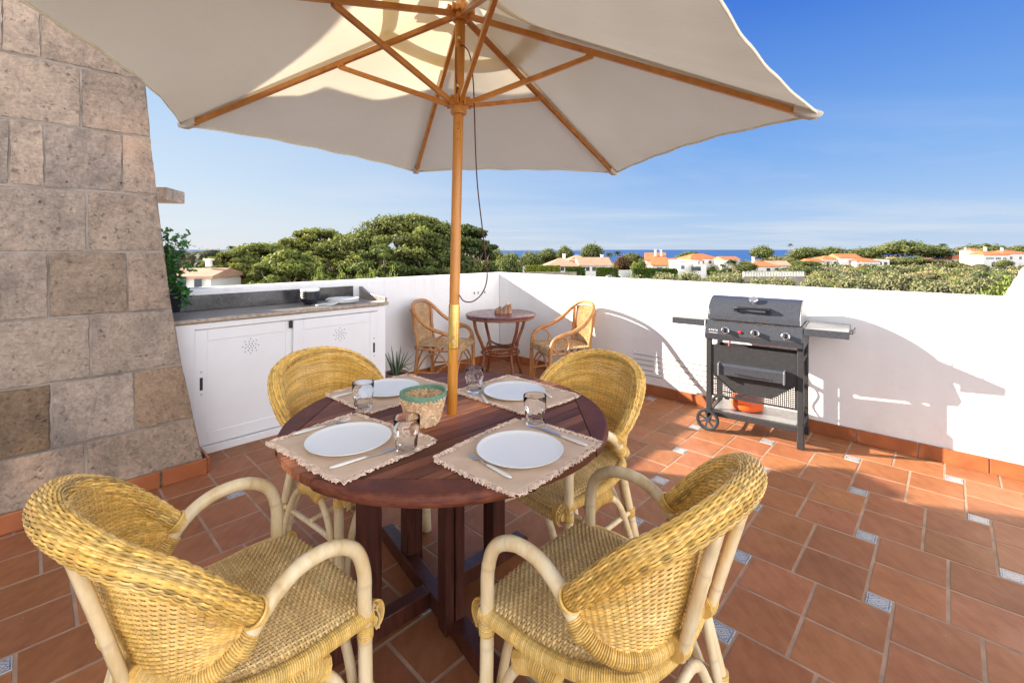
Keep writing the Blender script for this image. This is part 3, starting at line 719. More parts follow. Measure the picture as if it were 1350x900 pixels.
# base: two crossed feet and four post legs
ctr=np.array([-.31-TX,1.80-TY]); dA=np.array([.44,-.60]); dA/=np.linalg.norm(dA); dB=np.array([.73,.68]); dB/=np.linalg.norm(dB)
aA=math.atan2(dA[1],dA[0]); aB=math.atan2(dB[1],dB[0])
for d,a,zz_ in ((dA,aA,.0),(dB,aB,.001)):
    g=MB(); c,s=math.cos(a),math.sin(a)
    hw=.0275; hl=.50
    pl=[(-hl,.008),(-hl,.055),(-hl+.02,.072),(hl-.02,.072),(hl,.055),(hl,.008)]
    if a==aA:
        g.prism(pl,-hw,hw,M=np.array([[1,0,0],[0,0,1],[0,1,0]]))
        g.build('foot_beam',M['mahogleg'],tb,bevel=.003,rz=a,loc=(ctr[0],ctr[1],.0))
    else:
        for sg in (-1,1):
            q=[(x*sg,z) for x,z in [(hw+.001,.008),(hw+.001,.072),(hl-.02,.072),(hl,.055),(hl,.008)]]
            if sg<0: q=q[::-1]
            g.prism(q,-hw,hw,M=np.array([[1,0,0],[0,0,1],[0,1,0]]))
        g.build('foot_beam',M['mahogleg'],tb,bevel=.003,rz=a,loc=(ctr[0],ctr[1],.0))
    for r in ((-.26,.33) if a==aB else (-.24,.18)):
        g=MB(); p=ctr+d*r
        sd=np.array([-d[1],d[0]])
        g.box((p[0],p[1],(.073+TZ-.087)/2),(.072,.036,TZ-.087-.073),rz=a); 
        sg_=-1 if (a==aA and r>0) else 1
        g.box((p[0]+sg_*sd[0]*.0385,p[1]+sg_*sd[1]*.0385,(.03+TZ-.087)/2),(.060,.035,TZ-.087-.03),rz=a,tint=.8)
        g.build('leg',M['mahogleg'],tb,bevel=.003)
g=MB(); 
for d in (dA,-dA,dB,-dB):
    p=ctr+d*.06; g.box((p[0],p[1],.35),(.014,.014,.6),rz=aA)
# ------------------------------------------------------------------ parasol
HUB=np.array([-.198,1.77,2.288]); AX=np.array([.0416,.0115,1.]); AX/=np.linalg.norm(AX)
um=thing('parasol','large cream hexagonal parasol with varnished wooden pole and ribs standing through the table','parasol',(TX,TY,0))
o0=np.array([TX,TY,0])
def LQ(p): return np.asarray(p)-o0
e1=np.cross([0,1,0],AX); e1/=np.linalg.norm(e1); e2=np.cross(AX,e1)
PAX=np.array([.0215,.0,1.])
def axp(z): return HUB-PAX*(HUB[2]-z)
g=MB(); zz_=np.concatenate([[.012],np.linspace(.03,HUB[2]+.08,50)]); g.tube([LQ(axp(z)) for z in zz_],.0195,20); g.build('pole',M['polewood'],um,smooth=True)
g=MB(); g.tube([LQ(axp(z)) for z in (1.0,1.001,1.005,1.165,1.169,1.170)],[.0195,.0212,.0216,.0216,.0212,.0195],24); g.build('brass_sleeve',M['brass'],um,smooth=False,bevel=.0005)
g=MB()
for z in (1.03,1.14): 
    p=LQ(axp(z)); g.lathe([(0,0),(.004,0),(.003,.003),(0,.004)],10,c=(0,0,0)); g.v[-1]=np.stack([g.v[-1][:,0],-g.v[-1][:,2],g.v[-1][:,1]],1)+p+np.array([0,-.0212,0])
build_each(g,'sleeve_screw',M['steel'],um)
R6,DR=1.2446,.410; rot=2.94534
tipw=[HUB-AX*DR+R6*(math.cos(rot-k*PI/3)*e1+math.sin(rot-k*PI/3)*e2) for k in range(6)]
tipl=[LQ(p) for p in tipw]
# foot base under table
# hubs
hubl=LQ(HUB); cz=1.935; coll=LQ(axp(cz))
def hubmesh(c,r,h,name):
    g=MB(); U=np.linspace(-1,1,9); 
    prof=[(.0205,-h),(r*.72,-h),(r*.78,-h*.8),(r*.78,-h*.25),(r,-h*.15),(r,h*.55),(r*.85,h*.7),(r*.7,h),(.0205,h)]
    g.lathe(prof,30,mod=lambda R,z,a:R*(1-.0*np.cos(6*a)))
    for k in range(6):
        a=rot-k*PI/3; 
        for s in (-1,1):
            g.box((math.cos(a)*r*.92-s*math.sin(a)*.013,math.sin(a)*r*.92+s*math.cos(a)*.013,h*.25),(.028,.006,h*.9),rz=a)
    return g.build(name,M['ribwood'],um,bevel=.001,loc=tuple(c))
hubmesh(hubl+AX*.0,.043,.03,'top_hub'); hubmesh(coll,.040,.036,'sliding_collar')
def bar(g,a,b,wd,ht,tint=1.0,up=np.array([0,0,1.])):
    a=np.asarray(a,float); b=np.asarray(b,float); d=b-a; d/=np.linalg.norm(d); s=np.cross(d,up); s/=np.linalg.norm(s); u=np.cross(s,d)
    P=[]
    for p in (a,b):
        for x,y in ((-1,-1),(1,-1),(1,1),(-1,1)): P.append(p+s*x*wd/2+u*y*ht/2)
    g.add(P,[(3,2,1,0),(4,5,6,7),(0,1,5,4),(1,2,6,5),(2,3,7,6),(3,0,4,7)],tint)
for k in range(6):
    T=tipl[k]; h0=hubl+AX*.01; d=T-h0; Lr=np.linalg.norm(d); d/=Lr; dn=np.array([0,0,-.012])
    g=MB(); bar(g,h0+d*.035+dn,h0+d*(Lr-.035)+dn,.0165,.021,float(rng.uniform(.9,1.12))); rb=g.build('rib',M['ribwood'],um,bevel=.002)
    j=h0+d*Lr*.40+dn*2.2; c0=coll+np.array([math.cos(rot-k*PI/3),math.sin(rot-k*PI/3),0])*.035+np.array([0,0,.004])
    g=MB(); sd=np.cross(d,[0,0,1]); sd/=np.linalg.norm(sd)
    bar(g,c0,j+d*.008,.0155,.019,float(rng.uniform(.9,1.12))); g.build('strut',M['ribwood'],um,bevel=.002)
    g=MB(); g.tube([j-sd*.012,j+sd*.012],.0035,8); bar(g,j-d*.014+dn*-.1,j+d*.014+dn*-.1,.019,.012); g.build('hinge_pin',M['ribwood'],um)
# canopy
g=MB(); NR,NS=14,14
top=hubl+AX*.035
def canopy_pt(k,s,r):
    a,b=tipl[k%6],tipl[(k+1)%6]
    a=a+(a-hubl)*.012; b=b+(b-hubl)*.012
    e=a*(1-s)+b*s; q=4*s*(1-s)
    mid=(e-hubl); hor=mid-AX*(mid@AX)
    e=e-hor*(.055*q)+AX*.012*q        # scalloped hem
    p=top*(1-r)+e*r
    p=p-AX*(.030*q*math.sin(PI*min(1,r*1.02))*(.6+.4*r))   # fabric sags between the ribs
    wr=.0035*math.sin(r*26+7*s*math.cos(k*3.)+k)*math.sin(PI*s)*(r>.25)*r+.003*math.sin(s*34+k*2+r*5)*q*r**3
    return p+AX*(wr+.006)
for k in range(6):
    P=np.array([[canopy_pt(k,s,r) for r in np.linspace(.085,1,NR*2)] for s in np.linspace(0,1,NS*2)])
    g.grid(P)
cn_=g.build('canopy',M['fabric'],um,smooth=True)
g=MB()
for k in range(6):
    Q=np.array([canopy_pt(k,s,1.0)+np.array([0,0,.001]) for s in np.linspace(0,1,30)]); Q2=np.array([canopy_pt(k,s,1.0)+np.array([0,0,-.009])-(canopy_pt(k,s,1)-top)*.002 for s in np.linspace(0,1,30)])
    g.grid(np.stack([Q,Q2],1))
g.build('hem',M['hem'],cn_,smooth=True,solid=.0015)
# seams: narrow tape just under the canopy beside each rib
g=MB()
for k in range(6):
    Q=[]
    for r in np.linspace(.28,.985,24):
        p=canopy_pt(k,0,r)-AX*.0035; hv=np.cross(tipl[k]-hubl,AX); hv/=np.linalg.norm(hv); Q.append([p-hv*.016,p+hv*.016])
    g.grid(np.array(Q),tint=1.03)
g.build('seam_tape',M['fabric'],cn_,smooth=True)
g=MB()
for k in range(6):
    T=tipl[k]; d=T-hubl; d/=np.linalg.norm(d); hv=np.cross(d,AX); hv/=np.linalg.norm(hv); 
    P=[]
    for s,wd,dz in ((-.075,.018,-.020),(-.05,.020,-.024),(-.012,.021,-.022),(.012,.019,-.012),(.020,.014,.0)):
        P.append([T+d*s-hv*wd+AX*.006,T+d*s-hv*wd*.75+AX*dz,T+d*s+hv*wd*.75+AX*dz,T+d*s+hv*wd+AX*.006])
    g.grid(np.array(P))
build_each(g,'tip_pocket',M['fabric'],cn_,smooth=True)
# vent cap (raised, gathered) above the central opening
g=MB(); P=[]
for s in np.linspace(0,1,97)[:-1]:
    a=rot-s*2*PI; row=[]
    hexr=math.cos(PI/6)/math.cos(((s*6)%1-.5)*PI/3)
    for r in np.linspace(.02,.36,12):
        zz_=.13-.30*r+.010*math.sin(s*2*PI*18+math.sin(s*40)*1.5)*(r/.36)+.012*math.sin(s*2*PI*6)*(r/.36)
        row.append(hubl+AX*(.02+zz_)+r*hexr*1.1*(math.cos(a)*e1+math.sin(a)*e2))
    P.append(row)
P.append(P[0]); g.grid(np.array(P)); g.build('vent_cap',M['fabric'],um,smooth=True)
g=MB(); P=[]
for s in np.linspace(0,1,97):
    a=rot-s*2*PI; hexr=math.cos(PI/6)/math.cos(((s*6)%1-.5)*PI/3); row=[]
    for r in (.245,.31):
        k=int(s*6)%6; row.append(hubl+AX*(.035-(DR+.025)*(r/1.2446)*1.0-.004-.012*4*((s*6)%1)*(1-(s*6)%1))+r*hexr*1.15*(math.cos(a)*e1+math.sin(a)*e2))
    P.append(row)
g.grid(np.array(P),tint=(1.0,.93,.66)); g.build('vent_band',M['fabric'],um,smooth=True)
g=MB(); g.lathe([(0,-.02),(.02,-.02),(.028,.0),(.03,.02),(.02,.045),(.008,.06),(0,.062)],20); g.build('finial',M['ribwood'],um,smooth=True,loc=tuple(hubl+AX*.165))
# pulleys and rope
for z in (2.18,2.0):
    p=LQ(axp(z)); g=MB(); g.lathe([(0,-.005),(.010,-.005),(.012,-.003),(.008,0),(.012,.003),(.010,.005),(0,.005)],16); g.v[-1]=np.stack([g.v[-1][:,2],g.v[-1][:,0],g.v[-1][:,1]],1)+p+np.array([.0,-.024,0]); g.build('pulley',M['brass'],um,smooth=True)
def ap(px,py,d): return LQ(at(px,py,d))
rp=cat([ap(606,60,1.74),ap(613,62,1.74),ap(620,75,1.745),ap(624,110,1.75),ap(625.5,150,1.755),ap(627,200,1.76),ap(630,250,1.765),ap(637,310,1.77),ap(641,345,1.77),ap(642,368,1.77),ap(636,386,1.77),ap(624,397,1.77),ap(612,397,1.765),ap(605.5,389,1.752)],8)
g=MB(); g.tube(rp,.0024,7); g.tube([ap(601,62,1.745),ap(601,100,1.745),ap(603,135,1.748)],.0022,6); g.build('pull_rope',M['cord'],um,smooth=True)
g=MB(); g.tube([ap(593,452,1.747),ap(593.5,478,1.746)],.0035,5,flat=.2); g.build('care_label',simple('yellow_tag',(.85,.70,.05),bump=0),um)
g=MB()
for z in (1.80,1.84,1.86): 
    p=LQ(axp(z)); g.box((p[0]+.002,p[1]-.0195,p[2]),(.004,.002,.004))
g.build('pin_hole',M['dark'],um)

# ------------------------------------------------------------------ placemats, plates, glasses, cutlery
ms=[((-.525,1.495),-.635,'front left'),((.023,1.435),.876,'front right'),((-.535,2.035),.86,'back left'),((.02,2.005),-.775,'back right')]
mlab=['frayed beige placemat nearest the left wicker armchair in front','frayed beige placemat nearest the right wicker armchair in front','frayed beige placemat before the wicker armchair backing on the cupboard','frayed beige placemat at the right back, before the far right wicker armchair']
ZT2=TZ+.0012
def mat_h(x,y,k): return .0012+.0012*math.sin(x*23+k)*math.cos(y*29+k*2)+.0008*math.sin(x*61+y*47)
for k,((mx_,my_),rz,_) in enumerate(ms):
    mt=thing('placemat',mlab[k],'placemat',(mx_,my_,ZT2),rz,'placemats on the dining table')
    hx,hy=(.205,.160); n1,n2=40,30; P=np.zeros((n1,n2,3))
    for i in range(n1):
        for j in range(n2):
            x=(i/(n1-1)*2-1)*hx; y=(j/(n2-1)*2-1)*hy
            ex=1+.018*math.sin(y*14+k*2); ey=1+.03*math.sin(x*11+k)
            P[i,j]=(x*ex,y*ey,mat_h(x,y,k)+.0012)
    g=MB(); g.grid(P); g.build('cloth',M['mat'],mt,smooth=True,solid=-.0018)
    g=MB(); per=[]
    for i in range(70): u=i/70; per+= [((u*2-1)*hx,-hy,0,-1),((u*2-1)*hx,hy,0,1)]
    for i in range(54): u=i/54; per+= [(-hx,(u*2-1)*hy,-1,0),(hx,(u*2-1)*hy,1,0)]
    for (x,y,dx,dy) in per:
        for q_ in range(2):
            x1=x+rng.normal(0,.0015); y1=y+rng.normal(0,.0015)
            exs=1+.018*math.sin(y1*14+k*2); eys=1+.03*math.sin(x1*11+k); x1*=exs; y1*=eys
            x1-=dx*.003; y1-=dy*.003
            l=rng.uniform(.014,.025); c=rng.normal(0,.006,(3,2)); b=.0024+abs(rng.normal(0,.0016)); tw=rng.uniform(-.008,.008)
            P=[(x1,y1,.0025),(x1+dx*l*.35+c[0,0]*.5*abs(dy)+tw*.3*abs(dy),y1+dy*l*.35+c[0,0]*.5*abs(dx)+tw*.3*abs(dx),b+.001),(x1+dx*l*.75+tw*abs(dy),y1+dy*l*.75+tw*abs(dx),b+.0025),(x1+dx*l*.95+c[1,0]*abs(dy),y1+dy*l*.95+c[1,0]*abs(dx),b*.5+.0006),(x1+dx*l*.7+c[2,0]*1.3*abs(dy),y1+dy*l*.7+c[2,0]*1.3*abs(dx),b+.0035)]
            g.tube(cat(P,3),.00145,4,float(rng.uniform(.75,1.2)))
    g.build('fringe',M['fringe'],mt)
plz=ZT2+.0042
pl=[((-.527,1.487),'large white plate on the front left placemat'),((.024,1.412),'large white plate on the front right placemat, nearest the camera'),((-.545,2.035),'white plate partly hidden behind the straw basket'),((.010,1.99),'white plate on the back right placemat')]
PL=[(0,.002),(.080,.002),(.083,0),(.087,0),(.090,.004),(.125,.0125),(.132,.0165),(.1335,.0182),(.1325,.0188),(.130,.0180),(.122,.0150),(.110,.0128),(0,.0118)]
gp_=None
for k,((x,y),lab) in enumerate(pl):
    g=MB(); g.lathe(PL,72); o=g.build('plate',M['china'],smooth=True,loc=(x,y,plz)); tag(o,lab,'plate','dinner plates on the dining table')
gl=[((-.325,1.418),'clear fluted tumbler beside the front left plate and its knife'),((.081,1.63),'clear fluted tumbler behind the front right plate'),((-.58,1.79),'clear fluted tumbler in front of the back left plate'),((-.165,2.01),'clear fluted tumbler between the parasol pole and the back right plate')]
def tumbler():
    g=MB()
    prof=[(0,0),(.024,0),(.0285,.0015),(.030,.005),(.0318,.012),(.0338,.028),(.0358,.048),(.0375,.058),(.0395,.0645),(.0402,.067),(.0405,.085),(.0410,.108),(.0402,.1098),(.0388,.1085),(.0383,.085),(.0372,.060),(.034,.034),(.0312,.020),(.027,.0145),(0,.0135)]
    no=12
    def mod(R,z,a):
        R=R.copy(); idx=np.arange(len(prof))[:,None]
        fl=np.where((idx>=3)&(idx<=8),1.,0.)*np.clip(1-((z-.034)/.034)**4,0,1)
        return R-fl*.0017*(1-np.abs(np.cos(5*a)))*1.6
    g.lathe(prof,100,mod=mod); return g
t0=None
for k,((x,y),lab) in enumerate(gl):
    if t0 is None: t0=tumbler().build('drinking_glass',M['glass'],smooth=True); o=t0
    else: o=t0.copy(); COL.objects.link(o)
    o.location=(x,y,ZT2+.0042); o.rotation_euler.z=rng.uniform(0,1); tag(o,lab,'glass','tumblers on the dining table')
# cutlery: local x from handle end (0) to tip
def handle(g):
    n=12; s_=np.linspace(0,.108,n); P=np.stack([s_,0*s_,.0045+.0*s_],1); g.tube(P,[.004,.0068,.0078,.008,.0078,.0075,.0072,.0068,.0065,.006,.0056,.004],12,flat=.55,up=(0,0,1))
def fork():
    r=thing('fork','x','fork'); g=MB(); handle(g); g.build('handle',M['handle'],r,smooth=True)
    g=MB(); c=cat([(.106,0,.0045),(.118,0,.005),(.132,0,.009),(.147,0,.008),(.152,0,.005)],5); g.tube(c,np.linspace(.0028,.0035,len(c)),8,flat=.5,up=(0,0,1))
    g.prism([(.147,-.003),(.153,-.0095),(.160,-.0105),(.164,-.0105),(.164,.0105),(.160,.0105),(.153,.0095),(.147,.003)],.0040,.0058)
    for y in (-.009,-.003,.003,.009): g.tube([(.163,y,.005),(.175,y,.0035),(.190,y,.005),(.199,y*.95,.0085)],[.0014,.0014,.0012,.0006],6,up=(0,0,1))
    g.build('tines',M['steel'],r,smooth=False); return r
def knife():
    r=thing('table_knife','x','knife'); g=MB(); handle(g); g.build('handle',M['handle'],r,smooth=True)
    g=MB(); g.prism([(.105,-.003),(.115,-.0035),(.12,-.0085),(.155,-.0095),(.190,-.0085),(.208,-.003),(.213,.004),(.205,.0065),(.115,.0045),(.105,.003)],.0040,.0052); g.build('blade',M['steel'],r,bevel=.0004); return r
f0=fork(); k0=knife(); zc_=ZT2+.0048
def put(r,first,x0,y0,x1,y1,lab,grp):
    rz=math.atan2(y1-y0,x1-x0)
    if first: r.location=(x0,y0,zc_); r.rotation_euler.z=rz; r['label']=lab; r['group']=grp
    else: dup(r,(x0,y0,zc_),rz,lab,grp)
put(f0,True,-.002,1.25,-.137,1.40,'fork with ivory handle lying in front of the nearest plate','forks on the dining table')
put(k0,True,-.518,1.306,-.366,1.44,'knife with ivory handle in front of the front left plate, tip at a tumbler','knives on the dining table')
put(f0,False,-.735,1.545,-.59,1.685,'fork with ivory handle behind the front left plate','forks on the dining table')
put(k0,False,.238,1.455,.095,1.60,'knife with ivory handle to the right of the nearest plate','knives on the dining table')
put(f0,False,-.755,1.93,-.63,2.07,'fork with ivory handle left of the back left plate','forks on the dining table')
put(k0,False,-.40,1.93,-.45,2.13,'knife with ivory handle right of the back left plate by the straw basket','knives on the dining table')
put(f0,False,-.10,1.86,-.15,2.04,'fork with ivory handle left of the back right plate','forks on the dining table')
put(k0,False,.165,1.93,.10,2.10,'knife with ivory handle right of the back right plate','knives on the dining table')
# basket
bk=thing('basket','small round straw basket with a sage green rim beside the parasol pole','basket',(-.322,1.668,TZ+.0012))
g=MB(); body=[]
for i in range(13):
    z=.005+i*.0078; r=.052+.026*min(1,(i/12))**.75
    n=160; a=np.linspace(0,2*PI,n+1); rr=r+.0020*np.sin(a*34+(i%2)*PI)+.0006*np.sin(a*9+i)
    P=np.stack([rr*np.cos(a),rr*np.sin(a),z+.0010*np.sin(a*17+i)],1); g.tube(P,.0042,6,np.repeat(rng.uniform(.65,1.25,41),4)[:n+1],cap=False)
for k in range(34):
    a=k*2*PI/34; P=[((.052+.026*u**.75+.0026)*math.cos(a+u*.25),(.052+.026*u**.75+.0026)*math.sin(a+u*.25),.004+u*.094) for u in np.linspace(0,1,12)]; g.tube(P,.0017,5,float(rng.uniform(.7,1.3)))
g.lathe([(0,.004),(.05,.004)],32); g.build('straw_body',M['straw'],bk)
g=MB()
for (r,z,ph) in ((.0785,.101,0),(.0800,.108,1.3),(.0790,.1145,.6)):
    a=np.linspace(0,2*PI,241); P=np.stack([(r+.0007*np.sin(a*60+ph))*np.cos(a),(r+.0007*np.sin(a*60+ph))*np.sin(a),z+.0007*np.cos(a*60+ph)+.003*np.sin(2*a)],1); g.tube(P,.0040,8,cap=False)
g.build('rim',M['green'],bk,smooth=True)
g=MB()
for k in range(60):
    a=rng.uniform(0,2*PI); r=rng.uniform(0,.055); d=rng.normal(0,1,3)*np.array([1,1,.15]); d/=np.linalg.norm(d); p=np.array([r*math.cos(a),r*math.sin(a),.058+rng.uniform(0,.02)]); g.tube([p-d*.018,p,p+d*.018+np.array([0,0,.004])],.003,5,float(rng.uniform(.6,1.1)))
g.build('straw_lining',M['straw'],bk)

# ------------------------------------------------------------------ woven surfaces
def weave(g,S,nw,ns,rw,rs,amp,tlo=.8,thi=1.2,samp=3,v0=0.,v1=1.,sides=4,flip=1):
    """weavers run along u at fixed v, going over and under stakes that run along v"""
    eps=1e-3
    def pos(u,v): return S(u,v)
    def nor(u,v):
        a=S(np.clip(u+eps,0,1),v)-S(np.clip(u-eps,0,1),v); b=S(u,np.clip(v+eps,0,1))-S(u,np.clip(v-eps,0,1)); n=np.cross(a,b); return n/(np.linalg.norm(n,axis=1)[:,None]+1e-12)
    n=ns*samp+1; u=np.linspace(0,1,n)
    for i in range(nw):
        v=np.full(n,v0+(v1-v0)*(i+.5)/nw); nn=nor(u,v)
        P=pos(u,v)+nn*(amp*np.cos(PI*u*ns+PI*i))[:,None]
        tn=np.interp(np.arange(n),np.linspace(0,n-1,9),rng.uniform(tlo,thi,9))*rng.uniform(.88,1.1)
        g.tube(P,rw*rng.uniform(.92,1.08),sides,tn,up=nn,flat=.8)
    for j in range(ns+1):
        v=np.linspace(v0,v1,24); uu=np.full(24,j/ns); P=pos(uu,v); nn=nor(uu,v); g.tube(P,rs,4,float(rng.uniform(tlo,thi))*.9,up=nn)
def wrapped(g,P,r,pitch=.0055,tlo=.8,thi=1.2,n=10,up=None):
    Lg=length(P); k=max(2,int(Lg/pitch)); Q=resample(P,k*3+1); rr=np.tile([1,1.0,.87],k+1)[:k*3+1]*r; rr=rr+0
    tn=np.repeat(rng.uniform(tlo,thi,k+1),3)[:k*3+1]*np.tile([1,1,.72],k+1)[:k*3+1]
    if hasattr(r,'__len__'): pass
    g.tube(Q,rr,n,tn,up=up)
def cane(g,P,r,n=10,t=1.0,seg=5):
    """bent cane pole with growth nodes: slight swellings with a darker ring"""
    c=cat(P,seg); Lc=length(c); c=resample(c,max(10,int(Lc/.006))); k=len(c); sl=np.linspace(0,Lc,k)
    rr=np.full(k,float(r)); tt=np.interp(sl,np.linspace(0,Lc,7),rng.uniform(.88,1.08,7))*t
    q=rng.uniform(.05,.16)
    while q<Lc:
        b=np.exp(-((sl-q)/.007)**2); rr+=b*r*.045; tt*=1-.18*np.exp(-((sl-q)/.0045)**2); q+=rng.uniform(.13,.24)
    g.tube(c,rr,n,tt)

def make_armchair():
    ch=thing('wicker_armchair','x','armchair')
    AXX,LY,AY,ZA=.251,.188,.076,.634
    RE=np.array([.265,-.076,.598]); RM=np.array([.262,-.235,.745]); RT=np.array([0,-.385,.841])
    # arms: front leg + loop down to the back of the seat
    for s in (1,-1):
        P=np.array([(AXX+.004,LY+.012,0),(AXX,LY+.004,.22),(AXX,LY,.44),(AXX,LY-.003,.53),(AXX+.001,LY-.030,.598),(AXX+.003,AY+.02,.636),(AXX+.006,.02,.640),(.262,-.038,.618),(.2645,-.085,.578),(.262,-.115,.535)])*np.array([s,1,1])
        a=MB(); cane(a,P,.0185,14,seg=8)
        a.build('arm_and_front_leg',M['cane'],ch,smooth=True)
    # U frame, wrapped, around the base of the backrest
    uh=[(.262,-.112,.548),(.251,-.150,.518),(.226,-.190,.499),(.176,-.226,.489),(.09,-.248,.484)]; U=cat(uh+[(0,-.254,.482)]+[(-a,b,c) for a,b,c in uh[::-1]],10)
    g=MB(); wrapped(g,U,.0215,.0052,.82,1.2,12); g.build('wrapped_back_rail',M['wrap'],ch)
    # rim curve
    rimP=cat([(RE[0]-.002,-.085,.590),(.276,-.148,.658),(.261,-.232,.742),(.205,-.318,.803),(.105,-.368,.836),(0,-.382,.843),(-.105,-.368,.836),(-.205,-.318,.803),(-.261,-.232,.742),(-.276,-.148,.658),(-RE[0]+.002,-.085,.590)],12)
    Rr=resample(rimP,241); n=241
    T=np.gradient(Rr,axis=0); T/=np.linalg.norm(T,axis=1)[:,None]
    ce=np.array([0,-.05,.60]); rad=Rr-ce; rad-=T*(rad*T).sum(1)[:,None]; rad/=np.linalg.norm(rad,axis=1)[:,None]; B=np.cross(T,rad)
    uu=np.linspace(0,1,n); w_=np.interp(uu,[0,.06,.2,.5,.8,.94,1],[.020,.025,.029,.031,.029,.025,.020]); h_=np.interp(uu,[0,.06,.2,.8,.94,1],[.019,.023,.026,.026,.023,.019])
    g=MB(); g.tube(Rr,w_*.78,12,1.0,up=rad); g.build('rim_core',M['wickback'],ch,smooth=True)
    g=MB(); K=48; nper=46
    for i in range(K):
        ph=2*PI*i/K + uu*2.4
        wob=.0022*np.cos(PI*uu*nper+PI*i)
        P=Rr+rad*((h_+wob)*np.sin(ph))[:,None]+B*((w_+wob)*np.cos(ph))[:,None]
        nn=rad*np.sin(ph)[:,None]+B*np.cos(ph)[:,None]
        tn=np.interp(np.arange(n),np.linspace(0,n-1,16),rng.uniform(.62,1.35,16))*rng.choice([.72,.9,1,1.05,1.15])
        g.tube(P,.0027,5,tn,up=nn,flat=.8)
    for j in range(1,nper*1):
        k=int(j*(n-1)/nper); a=np.arange(15)*2*PI/14
        P=Rr[k]+rad[k]*((h_[k]-.0005)*np.sin(a))[:,None]+B[k]*((w_[k]-.0005)*np.cos(a))[:,None]; g.tube(P,.0017,3,.62,cap=False)
    rim=g.build('rolled_rim',M['wicker'],ch)
    g=MB()
    for e,sg in ((0,1),(n-1,-1)):
        for q_ in range(4):
            c=Rr[e]+T[e]*sg*(-.006+.006*q_)*1.0; a=np.linspace(0,2*PI,25); r=.0225+.002*q_
            P=c+rad[e]*(r*np.sin(a))[:,None]+B[e]*(r*np.cos(a))[:,None]; g.tube(P,.0031,6,float(rng.uniform(.85,1.15)),cap=False)
    build_each(g,'rim_binding',M['wrap'],ch,chunk=4)
    # woven back
    Uc=resample(U,200); Rc=resample(Rr-rad*(h_*.55)[:,None]+np.stack([-np.sign(Rr[:,0])*0,w_*.72,0*w_],1),200)
    uf=np.linspace(0,1,200)
    def I(C,u): return np.stack([np.interp(u,uf,C[:,k]) for k in range(3)],1)
    def SB(u,v):
        u=np.asarray(u,float); v=np.asarray(v,float)
        a=I(Uc,.02+.96*u); b=I(Rc,.02+.96*u); p=a*(1-v)[:,None]+b*v[:,None]
        lens=np.sin(PI*u); p=p+np.stack([0*u,-.006*np.sin(PI*v)*lens,-.006*np.sin(PI*v)*lens],1); return p
    g=MB(); weave(g,SB,52,44,.0035,.0026,.0030,.75,1.22,samp=3,v0=.0,v1=1.0); g.build('woven_back',M['wicker'],ch)
    # seat
    def outline(v):  # half width at v (0 back..1 front)
        return np.interp(v,[0,.25,.6,.85,1],[.195,.232,.248,.250,.246])
    def SS(u,v):
        u=np.asarray(u,float); v=np.asarray(v,float); hw=outline(v); x=(2*u-1)*hw
        y0=-.240+.05*np.abs(2*u-1)**2.2; y1=.215-.012*np.abs(2*u-1)**4
        vv=np.clip(v/.86,0,1); y=y0+(y1-y0)*vv; z=.425+.022*(1-vv)+.018*(1-np.abs(2*u-1)**2.5)*np.sin(PI*np.clip(vv*.94+.06,0,1))**.7
        f=np.clip((v-.86)/.14,0,1); ang=f*PI*.62; R=.040
        y=y+R*np.sin(ang)*.9; z=z-R*(1-np.cos(ang))*1.25
        e=np.clip(np.abs(2*u-1)-.9,0,.1)/.1; z=z-.012*e**2
        return np.stack([x,y,z],1)
    g=MB(); weave(g,SS,62,48,.0036,.0028,.0030,.82,1.18,samp=3); g.build('woven_seat',M['seatw'],ch)
    # seat frame, wrapped side rails
    g=MB()
    for s in (1,-1):
        P=cat(np.array([(.252,.205,.405),(.257,.11,.410),(.254,.0,.410),(.245,-.11,.428),(.21,-.195,.438)])*np.array([s,1,1]),8); wrapped(g,P,.0195,.0052,.85,1.18,12)
    P=cat([(.25,.215,.375),(0,.225,.378),(-.25,.215,.375)],8); wrapped(g,P,.015,.0052,.85,1.15,10)
    P=cat([(.235,-.14,.432),(.20,-.205,.440),(.12,-.240,.442),(0,-.252,.442),(-.12,-.240,.442),(-.20,-.205,.440),(-.235,-.14,.432)],8); wrapped(g,P,.019,.0052,.85,1.15,10)
    g.build('wrapped_seat_frame',M['wrap'],ch)
    # front roll apron (wicker bulge beside legs)
    g=MB()
    for s in (1,-1):
        for q_ in range(10):
            a=np.linspace(-1.4,1.7,12); r=.024+.0009*q_; P=np.stack([np.full(12,s*(.220+.0028*q_)),.222+r*np.cos(a)*.95,.385+r*np.sin(a)*1.25],1); g.tube(P,.0028,5,float(rng.uniform(.75,1.1)))
    build_each(g,'front_roll_end',M['wicker'],ch,chunk=10)
    # back posts
    for s in (1,-1):
        g=MB(); 
        for dx in (0,.024): cane(g,np.array([(.074+dx,-.272,.462),(.087+dx,-.303,.58),(.100+dx,-.335,.70),(.112+dx,-.366,.815)])*np.array([s,1,1]),.0125,8)
        g.build('back_post',M['cane'],ch,smooth=True)
        g=MB(); wrapped(g,cat(np.array([(.062,-.262,.482),(.085,-.266,.482),(.108,-.260,.484)])*np.array([s,1,1]),5),.028,.006,.85,1.15,12); g.build('post_binding',M['wrap'],ch)
    # rear legs
    for s in (1,-1):
        g=MB(); cane(g,np.array([(.185,-.205,.45),(.196,-.240,.30),(.205,-.285,.12),(.212,-.315,0)])*np.array([s,1,1]),.018,12); cane(g,np.array([(.15,-.232,.43),(.168,-.260,.25),(.186,-.295,.08),(.194,-.312,0.005)])*np.array([s,1,1]),.0125,9)
        g.build('rear_leg',M['cane'],ch,smooth=True)
